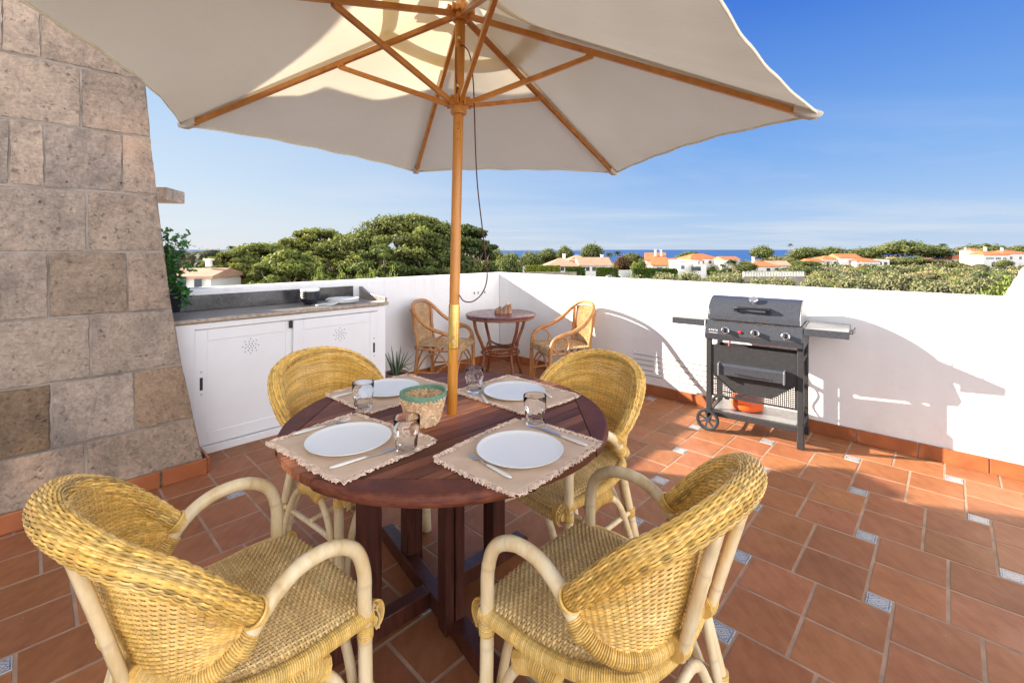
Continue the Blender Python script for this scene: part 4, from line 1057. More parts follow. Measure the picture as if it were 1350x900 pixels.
    # bent braces: side arches and front arch
    for s in (1,-1):
        g=MB(); cane(g,np.array([(.250,.158,.012),(.250,.150,.14),(.248,.118,.27),(.246,.06,.345),(.243,-.01,.352),(.236,-.09,.335),(.225,-.165,.26),(.215,-.235,.13),(.213,-.275,.03)])*np.array([s,1,1]),.0135,10); g.build('side_arch',M['cane'],ch,smooth=True)
        g=MB(); wrapped(g,cat(np.array([(.247,.075,.352),(.250,.02,.378),(.249,-.045,.372)])*np.array([s,1,1]),6),.030,.0055,.82,1.15,12); g.build('arch_binding',M['wrap'],ch)
    for (y0,w0,zt) in ((.190,.215,.35),(-.275,.165,.34)):
        g=MB(); y1=y0-(.0 if y0>0 else -.03); cane(g,[(w0,y0-(.03 if y0<0 else 0),.012),(w0-.01,y0,.14),(w0-.05,y1,.27),(w0-.11,y1,zt-.015),(0,y1,zt),(-w0+.11,y1,zt-.015),(-w0+.05,y1,.27),(-w0+.01,y0,.14),(-w0,y0-(.03 if y0<0 else 0),.012)],.0135,10); g.build('cross_arch',M['cane'],ch,smooth=True)
    g=MB(); cane(g,[(.250,.19,.20),(.225,0,.20),(.204,-.26,.205)],.011,8); cane(g,[(-.250,.19,.20),(-.225,0,.20),(-.204,-.26,.205)],.011,8); cane(g,[(.228,-.03,.214),(0,-.03,.214),(-.228,-.03,.214)],.011,8); g.build('stretcher',M['cane'],ch,smooth=True)
    g=MB()
    for s in (1,-1):
        for (x,y,z,dx) in ((AXX,LY+.006,.20,0),(.2035,-.262,.205,0),(AXX,LY+.002,.372,0)):
            wrapped(g,np.array([(x*s,y,z-.018),(x*s,y,z),(x*s,y,z+.018)]),.0215,.0055,.8,1.1,12)
        wrapped(g,np.array([(AXX*s,LY+.006,.20),(AXX*s*.985,LY-.03,.20)]),.0145,.0055,.8,1.1,10)
        cc=cat(np.array([(.263,-.098,.56),(.2605,-.122,.525)])*np.array([s,1,1]),4); wrapped(g,cc,.0225,.0052,.85,1.15,12)
        # loose wrap from leg to seat
        wrapped(g,np.array([(s*.253,LY+.005,.398),(s*.235,LY+.01,.392),(s*.215,LY+.015,.385)]),.018,.0055,.8,1.1,10)
    build_each(g,'leg_binding',M['wrap'],ch)
    return ch
ch0=make_armchair()
chs=[(-.704,1.228,-.673,'golden wicker armchair with rolled rim in the left foreground, back to the camera'),(.242,1.288,.834,'golden wicker armchair in the right foreground, turned away to the right'),(-.72,2.15,-2.13,'golden wicker armchair at the back left, in front of the cupboard'),(.200,2.055,2.262,'golden wicker armchair at the back right, nearest the barbecue')]
for k,(x,y,r,lab) in enumerate(chs):
    if k==0: ch0.location=(x,y,.001); ch0.rotation_euler.z=r; ch0['label']=lab; ch0['group']='wicker armchairs around the dining table'
    else: dup(ch0,(x,y,.001),r,lab,'wicker armchairs around the dining table')

# ------------------------------------------------------------------ bistro set
def bistro_chair():
    ch=thing('cane_armchair','x','armchair')
    arm=cat([(.255,.235,0),(.255,.232,.25),(.255,.225,.44),(.256,.19,.525),(.262,.12,.565),(.268,.0,.60),(.262,-.12,.665),(.225,-.225,.775),(.14,-.270,.832),(0,-.285,.848),(-.14,-.270,.832),(-.225,-.225,.775),(-.262,-.12,.665),(-.268,.0,.60),(-.262,.12,.565),(-.256,.19,.525),(-.255,.225,.44),(-.255,.232,.25),(-.255,.235,0)],7)
    g=MB(); g.tube(arm,.0195,10); g.build('arm_rail_and_front_legs',M['bist'],ch,smooth=True)
    for s in (1,-1):
        g=MB(); cane(g,np.array([(.215,-.24,0),(.208,-.215,.2),(.20,-.20,.42),(.205,-.225,.6),(.212,-.238,.77)])*np.array([s,1,1]),.0155,9); g.build('rear_leg',M['bist'],ch,smooth=True)
        g=MB(); a=np.linspace(PI*.5-2.3,PI*.5+2.3,22)
        P=[(s*.258,.12+.085*math.cos(t_),.475+.075*math.sin(t_)) for t_ in a]; P=[(s*.25,.15,.395)]+P[1:-1]+[(s*.25,.06,.40)]; g.tube(cat(P,2),.0095,8); g.build('arm_loop',M['bist'],ch,smooth=True)
    def SB(u,v):
        u=np.asarray(u,float);v=np.asarray(v,float); hw=.165+.040*v-.0*u; x=(2*u-1)*hw; y=-.215-.055*v-.02*(1-(2*u-1)**2)*1; z=.43+v*(.385-.03*(2*u-1)**2); return np.stack([x,y,z],1)
    g=MB(); weave(g,SB,42,22,.0050,.0050,.0028,.6,1.25); g.build('woven_back',M['bistw'],ch)
    g=MB()
    for s in (0,1): P=SB(np.full(12,float(s)),np.linspace(0,1,12)); g.tube(P,.0095,8)
    cane(g,[(.2,-.21,.405),(0,-.235,.41),(-.2,-.21,.405)],.012,8)
    g.build('back_frame',M['bist'],ch,smooth=True)
    def SS(u,v):
        u=np.asarray(u,float);v=np.asarray(v,float); hw=.20+.045*v; x=(2*u-1)*hw; f=np.clip((v-.86)/.14,0,1); y=-.205+.425*np.clip(v/.86,0,1)+.03*np.sin(f*PI*.6); z=.430+.012*np.sin(PI*u)-.045*(1-np.cos(f*PI*.6)); return np.stack([x,y,z],1)
    g=MB(); weave(g,SS,34,22,.0062,.0050,.004,.55,1.3); g.build('woven_seat',M['bistw'],ch)
    g=MB()
    for z,w in ((.405,.252),(.385,.252)): pass
    cane(g,[(.25,.225,.39),(0,.235,.385),(-.25,.225,.39)],.012,8)
    for s in (1,-1):
        cane(g,np.array([(.25,.22,.395),(.235,0,.395),(.205,-.2,.395)])*np.array([s,1,1]),.0125,8)
        cane(g,np.array([(.252,.225,.16),(.235,0,.17),(.212,-.215,.16)])*np.array([s,1,1]),.0095,8)
        cane(g,np.array([(.252,.21,.03),(.248,.18,.2),(.24,.08,.335),(.236,.0,.36),(.228,-.09,.33),(.215,-.19,.18),(.213,-.22,.03)])*np.array([s,1,1]),.0095,8)
    cane(g,[(.24,.228,.02),(.2,.228,.22),(.08,.228,.345),(0,.228,.36),(-.08,.228,.345),(-.2,.228,.22),(-.24,.228,.02)],.0095,8)
    cane(g,[(.2,-.225,.02),(.17,-.215,.22),(.07,-.21,.345),(0,-.21,.36),(-.07,-.21,.345),(-.17,-.215,.22),(-.2,-.225,.02)],.0095,8)
    cane(g,[(.232,.02,.175),(0,.0,.175),(-.232,.02,.175)],.0095,8)
    g.build('under_frame',M['bist'],ch,smooth=True)
    g=MB()
    for s in (1,-1):
        for x,y,z in ((.255,.228,.39),(.204,-.208,.405),(.254,.23,.16)): wrapped(g,np.array([(x*s,y,z-.02),(x*s,y,z),(x*s,y,z+.02)]),.019,.006,.6,.9)
    build_each(g,'cane_binding',M['bist'],ch)
    return ch
b0=bistro_chair()
b0.location=(-.70,4.72,.001); b0.rotation_euler.z=-1.813; b0['label']='amber cane armchair in the shade left of the small round maroon table'; b0['group']='cane armchairs at the bistro table'
dup(b0,(.50,4.60,.001),1.877,'sunlit amber cane armchair right of the small round maroon table','cane armchairs at the bistro table')
bt=thing('bistro_table','small round rattan table with a maroon top in the corner of the parapet','side table',(-.125,4.99,.001))
g=MB(); g.lathe([(0,.662),(.33,.662),(.36,.664),(.375,.668),(.380,.675),(.378,.685),(.368,.690),(.36,.6905),(0,.6905)],64); g.build('table_top',M['bisttop'],bt,smooth=True)
g=MB(); a=np.linspace(0,2*PI,65); g.tube(np.stack([.362*np.cos(a),.362*np.sin(a),.652+0*a],1),.011,8,cap=False); g.build('top_ring',M['bistd'],bt,smooth=True)
for k in range(4):
    a=k*PI/2+.60; c,s=math.cos(a),math.sin(a)
    g=MB(); cane(g,[(.33*c,.33*s,.645),(.30*c,.30*s,.52),(.235*c,.235*s,.38),(.205*c,.205*s,.27),(.235*c,.235*s,.12),(.275*c,.275*s,0)],.0175,10)
    d=np.array([-s,c]); 
    g.build('leg',M['bistd'],bt,smooth=True)
g=MB()
for k in range(4):
    a=k*PI/2+.60; a2=a+PI/2
    P=[(.225*math.cos(a),.225*math.sin(a),.36),(.20*math.cos(a+.25),.20*math.sin(a+.25),.325),(.155*math.cos(a+PI/4),.155*math.sin(a+PI/4),.31),(.20*math.cos(a2-.25),.20*math.sin(a2-.25),.325),(.225*math.cos(a2),.225*math.sin(a2),.36)]; cane(g,P,.011,8)
for r,z in ((.205,.27),(.19,.295),(.165,.25)):
    t_=np.linspace(0,2*PI,49); g.tube(np.stack([r*np.cos(t_),r*np.sin(t_),z+0*t_],1),.011,8,cap=False)
for q_ in (0,1):
    a=.60+q_*PI/2; cane(g,[(.2*math.cos(a),.2*math.sin(a),.24),(0,0,.225),(-.2*math.cos(a),-.2*math.sin(a),.24)],.011,8)
g.build('ring_shelf',M['bistd'],bt,smooth=True)
# driftwood / stone napkin ornament
g=MB(); sec=[(-.095,.0),(-.09,.05),(-.06,.058),(-.035,.085),(-.005,.062),(.02,.082),(.05,.112),(.075,.118),(.088,.09),(.09,.0)]
n1=20; P=[]
xs=[p[0] for p in sec]; zs_=[p[1] for p in sec]
for i in range(28):
    x=-.092+.184*i/27; h=max(.012,np.interp(x,xs,zs_)+rng.normal(0,.003)); row=[]
    for j in range(12):
        a=PI*j/11; y=.042*math.cos(a)*(1+.2*math.sin(i*.9))*(1-.35*abs(x/.092)**4)+rng.normal(0,.002); z_=h*(math.sin(a)**.45)+rng.normal(0,.0015)*(0<j<11); row.append((x,y,max(0,z_)))
    P.append(row)
g.grid(np.array(P)); n_=len(P); g.add(P[0]+P[-1],[tuple(range(12)),tuple(range(23,11,-1))])
o=g.build('driftwood_ornament',M['rock'],loc=(-.095,4.96,.6925),rz=.15); tag(o,'rough brown piece of driftwood standing on the small round maroon table','ornament')

# ------------------------------------------------------------------ barbecue
BR=-.655; bf=np.array([math.cos(BR),math.sin(BR)]); bd=np.array([-bf[1],bf[0]])
# front right foot at (2.0,3.18)
gr=thing('barbecue','black gas barbecue trolley with side shelves and a round lid standing by the sunlit wall','barbecue',(2.0,3.185,.001),BR)
# local x: right along the front (0 = right front leg, -.63 = left front leg), y: depth (0..0.33)
X0=-.60; DY=.33
for (x,y,z0) in ((0,0,0),(0,DY,0),(X0,0,.10),(X0,DY,.10)):
    g=MB(); g.box((x,y,(z0+.78)/2),(.038,.038,.78-z0)); lg=g.build('leg',M['bbq'],gr,bevel=.004)
    if x==0:
        g=MB(); g.box((x,y,.03),(.044,.044,.06)); g.build('foot_cap',M['rubber'],lg,bevel=.004)
g=MB()
for y in (0,DY): g.box((X0/2,y,.128),(-X0-.038,.028,.038))
for x in (0,X0): g.box((x,DY/2,.128),(.028,DY-.038,.038))
for x in (0,X0): g.box((x,DY/2,.60),(.024,DY-.038,.03))
g.box((X0/2,DY,.60),(-X0-.038,.024,.03))
build_each(g,'frame_rail',M['bbq'],gr,bevel=.003)
g=MB(); g.box((X0/2,DY/2,.150),(-X0-.05,DY-.03,.008)); g.build('bottom_shelf',M['shelf'],gr,bevel=.002)
# front panel: solid part plus perforated corners
g=MB(); px0,px1=X0+.019,-.019; zt_,zb_=.655,.262
def zs_solid(x):   # lower limit of the solid part
    m=(px0+px1)/2; h=(px1-px0)/2; u=abs((x-m)/h); return .312+ (max(0,u-.42)/.58)*.125
cs=.0125
nx_=int((px1-px0)/cs); nz_=int((zt_-zb_)/cs); cw=(px1-px0)/nx_; chh=(zt_-zb_)/nz_
yF=-.010
for i in range(nx_):
    for j in range(nz_):
        x=px0+(i+.5)*cw; z_=zb_+(j+.5)*chh
        a,b=cw/2,chh/2
        # rows arranged alternately offset via diamond hole
        O=[(-a,-b),(a,-b),(a,b),(-a,b)]
        if z_>zs_solid(x) or j==0 or i in(0,nx_-1): g.add([(x+p,yF,z_+q) for p,q in O],[(0,1,2,3)])
        else:
            I8=[(.66*a*math.cos(t_),.66*b*math.sin(t_)) for t_ in (np.arange(8)*PI/4+PI/8)]
            Vv=[(x+p,yF,z_+q) for p,q in O+I8]
            # corners 0(-,-) 1(+,-) 2(+,+) 3(-,+); I8 angles 22.5,67.5,...: 4..11
            Fq=[(2,5,4,),(2,4,11,1),(1,11,10),(1,10,9,0),(0,9,8),(0,8,7,3),(3,7,6),(3,6,5,2)]
            g.add(Vv,Fq)
g.build('perforated_panel',M['bbq'],gr,solid=.0015)
g=MB()
for sgn in (1,-1):
    m=(px0+px1)/2; h=(px1-px0)/2; pa=(m+sgn*h*.42,yF-.003,.312); pb=(m+sgn*h*.97,yF-.003,.432); bar(g,pa,pb,.006,.006)
build_each(g,'panel_crease',M['bbq'],gr)
g=MB(); g.prism([(-.055,.445),(-.055,.515),(-.046,.530),(0,.530),(0,.45),(-.02,.437)],X0/2-.215,X0/2+.205,M=np.array([[0,0,1.],[1,0,0],[0,1,0]])); 
hd=g.build('door_handle',M['lid'],gr,bevel=.003,loc=(0,-.0125,0))
g=MB(); g.box((X0/2-.0,-.0565-.0125,.470),(.22,.003,.004)); g.build('handle_slot',M['chrome'],hd)
g=MB()
for x in (X0/2-.218,X0/2+.208): g.prism([(-.058,.442),(-.058,.518),(-.048,.533),(.002,.533),(.002,.446),(-.02,.434)],x-.004,x+.004,M=np.array([[0,0,1.],[1,0,0],[0,1,0]]))
build_each(g,'handle_end',M['shelf'],hd,loc=(0,-.0125,0))
# firebox & control panel
g=MB(); g.prism([(-.045,.705),(-.052,.745),(-.030,.845),(DY+.04,.845),(DY+.04,.72),(DY-.04,.69),(0.0,.69)],X0-.022,.022,M=np.array([[0,0,1.],[1,0,0],[0,1,0]])); g.build('firebox',M['lid'],gr,bevel=.004)
g=MB(); g.prism([(-.048,.700),(-.0575,.742),(-.0345,.838),(-.031,.838),(-.047,.70)],X0-.016,.016,M=np.array([[0,0,1.],[1,0,0],[0,1,0]])); g.build('control_panel',M['lid'],gr,bevel=.001)
fa=math.atan2(.023,.096)
def knob(x,z):
    yy=-.0575+(z-.742)*(.023/.096)
    r=MB(); r.lathe([(0,0),(.027,0),(.027,.003),(.022,.006),(0,.006)],24); k=r.build('knob_bezel',M['chrome'],gr,smooth=False,loc=(x,yy,z)); k.rotation_euler=(PI/2-fa,0,0)
    r=MB(); r.lathe([(0,.006),(.017,.006),(.0185,.012),(.017,.036),(.014,.039),(0,.039)],24); r.box((0,0,.040),(.010,.034,.018)); q=r.build('knob',M['plastic'],k,bevel=.0015)
for x in (-.475,-.275,-.085): knob(x,.775)
r=MB(); r.lathe([(0,0),(.011,0),(.011,.008),(.008,.012),(0,.012)],18); k=r.build('igniter_button',M['red'],gr,loc=(-.375,-.0500,.772)); k.rotation_euler=(PI/2-fa,0,0)
g=MB()
for i,(x,w_) in enumerate(((-.585,.010),(-.570,.006),(-.558,.010),(-.545,.005),(-.533,.010))): 
    yy=-.0575+(.768-.742)*(.023/.096)-.0012; g.box((x,yy,.772+.002*(i%2)),(w_,.001,.010))
g.box((-.558,-.0575+(.752-.742)*(.023/.096)-.0012,.753),(.062,.001,.004))
g.build('badge',M['logo'],gr)
# lid: half-barrel
g=MB(); prof=[(-.028,.849)]+[( .165+.195*math.cos(a)*1.0,.862+.155*math.sin(a)) for a in np.linspace(PI,PI*.06,22)]+[(.355,.849)]
prof[0]=(-.031,.849)
g.prism(prof,X0+.002,-.002,M=np.array([[0,0,1.],[1,0,0],[0,1,0]])); lid=g.build('lid',M['lid'],gr,bevel=.004)
g=MB(); g.prism([(p[0]-.0 if 0 else .165+(p[0]-.165)*1.012,p[1]+.0015) for p in prof],X0-.006,X0+.001,M=np.array([[0,0,1.],[1,0,0],[0,1,0]])); g.prism([(.165+(p[0]-.165)*1.012,p[1]+.0015) for p in prof],-.001,.006,M=np.array([[0,0,1.],[1,0,0],[0,1,0]])); build_each(g,'lid_end_cap',M['shelf'],lid,bevel=.002)
g=MB()
for i in range(34): g.box((X0+.04+i*(-X0-.08)/33,-.0345,.842),(.010,.004,.0055))
g.build('vent_slot',M['chrome'],lid)
g=MB(); c=cat([(X0/2-.105,-.005,.935),(X0/2-.10,-.052,.950),(X0/2,-.060,.952),(X0/2+.10,-.052,.950),(X0/2+.105,-.005,.935)],6); g.tube(c,.012,10,flat=.8); g.box((X0/2-.105,-.020,.940),(.028,.05,.032)); g.box((X0/2+.105,-.020,.940),(.028,.05,.032)); g.build('lid_handle',M['plastic'],lid,smooth=False,bevel=.004)
g=MB(); g.lathe([(0,0),(.008,0),(.008,.02),(.012,.024),(.030,.026),(.031,.034),(.028,.038),(0,.038)],24); th=g.build('thermometer',M['chrome'],lid,loc=(X0/2-.0,.052,.985)); th.rotation_euler=(.6,0,0)
# side shelves
for s,(xa,xb) in enumerate(((X0-.27,X0-.024),(.024,.27))):
    g=MB(); g.box(((xa+xb)/2,DY/2-.005,.838),(xb-xa,DY+.07,.006)); sh=g.build('side_shelf',M['shelf'],gr,bevel=.002)
    g=MB(); y0=-.045; y1=DY+.035
    g.box(((xa+xb)/2,y0,.817),(xb-xa,.004,.048)); g.box(((xa+xb)/2,y1,.817),(xb-xa,.004,.048)); xe=xa if s==0 else xb; g.box((xe,(y0+y1)/2,.817),(.004,y1-y0-.006,.048)); g.build('shelf_lip',M['lid'],sh,bevel=.001)
    if s==1:
        g=MB()
        for y in (.02,.10,.18): g.tube([(xe,y,.825),(xe+.018,y,.822),(xe+.026,y,.832),(xe+.030,y,.845)],.0035,6)
        build_each(g,'tool_hook',M['plastic'],sh)
# wheels
for y in (-.052,DY+.052):
    wh=MB(); a=np.arange(40)*2*PI/40
    pr=[(.066,-.012),(.078,-.012),(.083,-.006),(.083,.006),(.078,.012),(.066,.012),(.066,-.012)]
    wh.lathe([(r,z) for r,z in pr],40); tyre=wh.build('wheel',M['rubber'],gr,loc=(X0,y,.084)); tyre.rotation_euler=(PI/2,0,0)
    r=MB(); r.lathe([(0,-.014),(.016,-.014),(.018,-.010),(.018,.010),(0,.010)],20)
    for k in range(7):
        a=k*2*PI/7; c,s=math.cos(a),math.sin(a); r.box((.042*c,.042*s,0),(.056,.012,.012),rz=a)
    r.lathe([(.061,-.009),(.067,-.011),(.067,.011),(.061,.009),(.061,-.009)],36)
    r.build('wheel_rim',M['lid'],tyre)
g=MB(); g.tube([(X0,-.04,.084),(X0,DY+.04,.084)],.006,8); g.box((X0,0,.10),(.03,.03,.04)); g.box((X0,DY,.10),(.03,.03,.04)); g.build('axle',M['bbq'],gr)
# gas hose
g=MB(); g.tube(cat([(X0+.12,.2,.70),(X0+.10,.18,.60),(X0+.14,.16,.50),(X0+.12,.17,.40),(X0+.15,.16,.33)],6),.006,8); g.build('gas_hose',M['red'],gr,smooth=True)
# bowl/lid on inner rail
# orange bottle lying on bottom shelf
def gloc(x,y,z): return (2.0+x*bf[0]+y*bd[0],3.185+x*bf[1]+y*bd[1],z+.001)
ob=thing('gas_bottle','low orange gas bottle on the bottom shelf of the barbecue trolley','gas bottle',gloc(X0+.235,.165,.155),BR)
g=MB(); g.lathe([(0,.002),(.09,.002),(.105,.010),(.112,.03),(.112,.075),(.10,.105),(.07,.125),(.03,.132),(0,.133)],36); g.build('body',M['orange'],ob,smooth=True,loc=(0,0,0))
g=MB(); g.lathe([(0,.13),(.016,.13),(.016,.15),(.022,.152),(.022,.165),(0,.166)],18); g.build('valve',M['brass'],ob,smooth=False)
g=MB(); g.tube(cat([(-.09,0,.11),(-.075,0,.165),(0,.0,.175),(.075,0,.165),(.09,0,.11)],6),.007,8); g.build('carry_handle',M['orange'],ob,smooth=True)

# ------------------------------------------------------------------ land and sea
def coast(r): return float(np.interp(r,[-1.5,-.35,-.15,.02,.12,.5,.60,.72,1.0,1.6],[2500,2200,900,560,430,430,700,900,900,900]))
def ground(x,y):
    d=math.hypot(x,y); r=x/max(y,1)
    cd=coast(r); zb=-7.2-.8*math.sin(x*.021+1)*math.cos(y*.017)
    if r>.25: zb-=2.6*math.exp(-((d-120)/55)**2)*min(1,(r-.25)/.3)
    f=(d-cd*.78)/(cd*.22); f=min(1.3,max(0,f)); return zb*(1-f)+(-23)*f
def terrain():
    g=MB(); th=np.linspace(-1.15,1.15,150); rr=np.concatenate([np.linspace(9,60,22),np.linspace(65,420,70),np.linspace(440,2700,50)])
    P=np.zeros((len(th),len(rr),3))
    for i,a in enumerate(th):
        for j,r in enumerate(rr):
            x,y=r*math.sin(a),r*math.cos(a); P[i,j]=(x,y,ground(x,y)+(rng.normal(0,.12) if r>20 else 0))
    g.grid(P); 
    t=NT('dry_scrub_ground'); n=t.noise(.06,8,.7); n2=t.noise(.6,6,.7); col=t.ramp(n,[(.3,(.10,.105,.045)),(.5,(.20,.175,.095)),(.72,(.36,.29,.19))]); col=t.mix(.5,col,t.ramp(n2,[(.3,(.07,.085,.035)),(.7,(.26,.23,.13))])); t.set(col,.95,0,.1); t.bump(n2,.8,.5)
    structure(g.build('ground',t.m,smooth=True))
terrain()
g=MB(); R_=np.array([300,600,1200,2500,6000,15000,45000.]); th=np.linspace(-1.45,1.45,60); g.grid(np.array([[(r*math.sin(a),r*math.cos(a),-20) for r in R_] for a in th]))
t=NT('sea_water'); n=t.noise(.02,6,.65,stretch=(1,2.2,1)); t.set(t.ramp(n,[(.35,(.012,.055,.19)),(.65,(.022,.085,.25))]),.35,0,.25); t.bump(t.noise(.25,4,.6,stretch=(1,2.5,1)),.35,.4); structure(g.build('sea',t.m))
g=MB(); P=[]
for i in range(60):
    px=560+i*3.6; h=18+14*math.sin(i*.14)+6*math.sin(i*.6)-max(0,(i-40))*1.3; x=(px-675)/F*9000; P.append([(x,9000,-25),(x,9040,h*.6),(x,9200,h),(x,9600,-25)])
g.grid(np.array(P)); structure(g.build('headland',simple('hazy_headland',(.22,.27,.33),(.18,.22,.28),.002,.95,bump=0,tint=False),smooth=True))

# ------------------------------------------------------------------ foliage generator
def puffs(g,PF,n,leaf,lo=.5,hi=1.25,core=.72,tint=(1,1,1),mat=0,aspect=.6,up=.35):
    """PF: list of (cx,cy,cz,rx,ry,rz); n leaf clumps on each"""
    for (cx,cy,cz,rx,ry,rz) in PF:
        d=rng.normal(0,1,(n,3)); d/=np.linalg.norm(d,axis=1)[:,None]
        lump=1+.16*np.sin(d[:,0]*5+cx)*np.cos(d[:,1]*5+cy)+.10*np.sin(d[:,2]*9+cz+d[:,0]*6)
        rad=rng.uniform(.45,1.16,n)**.7*lump
        c=np.array([cx,cy,cz])+d*rad[:,None]*np.array([rx,ry,rz])
        nn=d*.8+rng.normal(0,.55,(n,3))+np.array([0,0,up]); nn/=np.linalg.norm(nn,axis=1)[:,None]
        a=np.cross(nn,rng.normal(0,1,(n,3))); a/=np.linalg.norm(a,axis=1)[:,None]+1e-9; b=np.cross(nn,a)
        s=leaf*rng.uniform(.5,1.4,n)[:,None]; 
        q=np.stack([c-a*s-b*s*aspect,c+a*s-b*s*aspect*.5,c+a*s*.9+b*s*aspect,c-a*s*.5+b*s*aspect*1.1],1).reshape(-1,3)
        t_=np.clip(lo+(hi-lo)*(.5+.5*d[:,2])*rng.uniform(.7,1.25,n)*(.6+.4*rad),.2,2)  # undersides tinted darker: crown shading put into the leaf colour
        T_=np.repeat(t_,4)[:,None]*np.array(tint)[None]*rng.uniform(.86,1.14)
        i=np.arange(n)[:,None]*4+np.arange(4)[None]
        g.add(q,i.tolist(),T_,mat)
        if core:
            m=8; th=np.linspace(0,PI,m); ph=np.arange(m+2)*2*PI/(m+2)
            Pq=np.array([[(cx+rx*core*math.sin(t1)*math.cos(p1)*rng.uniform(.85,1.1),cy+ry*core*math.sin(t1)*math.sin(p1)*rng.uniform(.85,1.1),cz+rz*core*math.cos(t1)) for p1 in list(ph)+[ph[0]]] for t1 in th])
            g.grid(Pq,np.array(tint)*.38,mat)  # dark core colour stands in for shade inside the foliage
def gz(x,y): return ground(x,y)
def pine(label,px,topy,d,wpx,seed,tint=(1,1,1),n=300,leaf=.13,crown=.44,group='pines beyond the back wall',npf=46):
    global rng
    keep=rng; rng=np.random.default_rng(seed)
    x,_,zt=at(px,topy,d); zg=gz(x,d); R=wpx/2/F*d; Hh=zt-zg; ch=Hh*crown
    t=thing('pine_tree',label,'tree',(x,d,zg),0,group)
    PF=[]; 
    for k in range(npf):
        a=k*2.39996+rng.uniform(-.4,.4); u=math.sqrt((k+.5)/npf)*rng.uniform(.9,1.05); r=R*u*.92
        rp=R*rng.uniform(.10,.25); z_=Hh-rp*.55-ch*(.12+.78*u**2.2)*rng.uniform(.55,1.1)- (ch*.35 if k%4==3 else 0)*rng.uniform(.3,1)
        PF.append((r*math.cos(a),r*math.sin(a),max(z_,Hh-ch),rp*1.2*rng.uniform(.8,1.25),rp*1.2,rp*rng.uniform(.45,.75)))
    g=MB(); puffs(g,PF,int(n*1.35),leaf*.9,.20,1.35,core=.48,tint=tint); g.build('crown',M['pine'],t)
    g=MB(); lean=rng.uniform(-.1,.1)*Hh
    tr=cat([(0,0,-.3),(lean*.3,0,Hh*.2),(lean*.9,.1,Hh*.42),(lean*.7,0,Hh*.62)],5); r0=.05*Hh**.9
    g.tube(tr,np.linspace(r0,r0*.55,len(tr)),9)
    for k in range(0,npf,2):
        c=np.array(PF[k][:3]); st_=tr[int(len(tr)*rng.uniform(.45,.98))]; mid=(c*.5+st_*.5)+np.array([0,0,-.06*Hh*rng.uniform(-.2,1)]); q=cat([st_,mid,c],4); g.tube(q,np.linspace(r0*.34,r0*.07,len(q)),5,float(rng.uniform(.8,1.4)))
    g.build('trunk',M['bark'],t,smooth=True); rng=keep; return t
pine('tallest wide-spreading pine beyond the back wall, left of the parasol pole',536,276,43,170,11,(1.15,1.1,.9),npf=64)
pine('dark pine just behind the parasol pole',612,291,48,84,12,(.62,.72,.62),npf=40)
pine('light green pine with a flat top left of the tallest pine',412,296,52,112,13,(1.25,1.15,.9),npf=46)
pine('pine on the left of the wood with a sloping crown',345,314,46,104,14,(1.2,1.15,.9))
pine('leftmost low pine, beside the small white house',306,325,37,80,15,(1.3,1.22,.9),npf=38)
pine('low bushy pine in front of the others, above the dark backsplash',380,325,34,104,16,(1.15,1.15,.85),npf=50)
pine('pine between the flat-topped and the tallest pine',450,303,43,92,17,(1.1,1.08,.85))
pine('dark lower pine standing in front of the tallest pine',500,318,38,84,18,(.85,.92,.75),npf=36)
pine('shadowed pine filling the gap left of the parasol pole',575,312,40,90,19,(.75,.82,.7),npf=36)

def bush_mesh(name,mat,n=3600,leaf=.045,k=9,core=.7,flat=.75,lo=.5,hi=1.3):
    g=MB(); PF=[]
    for i in range(k):
        a=i*2.4; r=.55*math.sqrt(i/k); rp=rng.uniform(.34,.52); PF.append((r*math.cos(a),r*math.sin(a),.48+rng.uniform(-.1,.18)-r*.25,rp,rp,rp*flat))
    puffs(g,PF,n//k,leaf,lo,hi,core)
    o=g.build(name,M[mat]); me=o.data; bpy.data.objects.remove(o); return me
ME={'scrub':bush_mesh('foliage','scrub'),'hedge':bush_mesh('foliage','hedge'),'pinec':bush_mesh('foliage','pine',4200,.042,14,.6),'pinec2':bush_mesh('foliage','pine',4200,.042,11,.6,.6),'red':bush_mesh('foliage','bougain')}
def bush(label,kind,px,topy,d,wpx,hgt=None,group='bushes below the terrace',name='bush',cat_='bush',depth=1.0,scz=None):
    x,_,zt=at(px,topy,d); w_=wpx/2/F*d; zg=gz(x,d) if hgt is None else zt-hgt
    o=bpy.data.objects.new(name,ME[kind]); COL.objects.link(o); o.location=(x,d,zg); o.scale=(w_,w_*depth,(zt-zg)/.92); o.rotation_euler.z=rng.uniform(0,6); return tag(o,label,cat_,group)
TM=MB(); TM.tube(cat([(0,0,-.02),(.02,.01,.3),(-.02,0,.6)],4),np.linspace(.05,.03,9),7)
for k in range(7):
    a=k*.9; TM.tube([(-.01,0,.4+.02*k),(.2*math.cos(a),.2*math.sin(a),.58+.02*k),(.42*math.cos(a),.42*math.sin(a),.72)],[.02,.014,.006],5)
to=TM.build('trunk',M['bark']); ME['trunk']=to.data; bpy.data.objects.remove(to)
def fartree(label,kind,px,topy,d,wpx,group='trees among the distant houses',cr=.62):
    x,_,zt=at(px,topy,d); w_=wpx/2/F*d; zg=gz(x,d); Hh=zt-zg
    t=thing('tree',label,'tree',(x,d,zg),rng.uniform(0,6),group)
    c=bpy.data.objects.new('crown',ME[kind]); COL.objects.link(c); c.parent=t; c.scale=(w_*1.05,w_*1.05,Hh*cr*1.08); c.location=(0,0,Hh*(1-cr))
    k=bpy.data.objects.new('trunk',ME['trunk']); COL.objects.link(k); k.parent=t; k.scale=(w_*.9,w_*.9,Hh*.98)
    return t
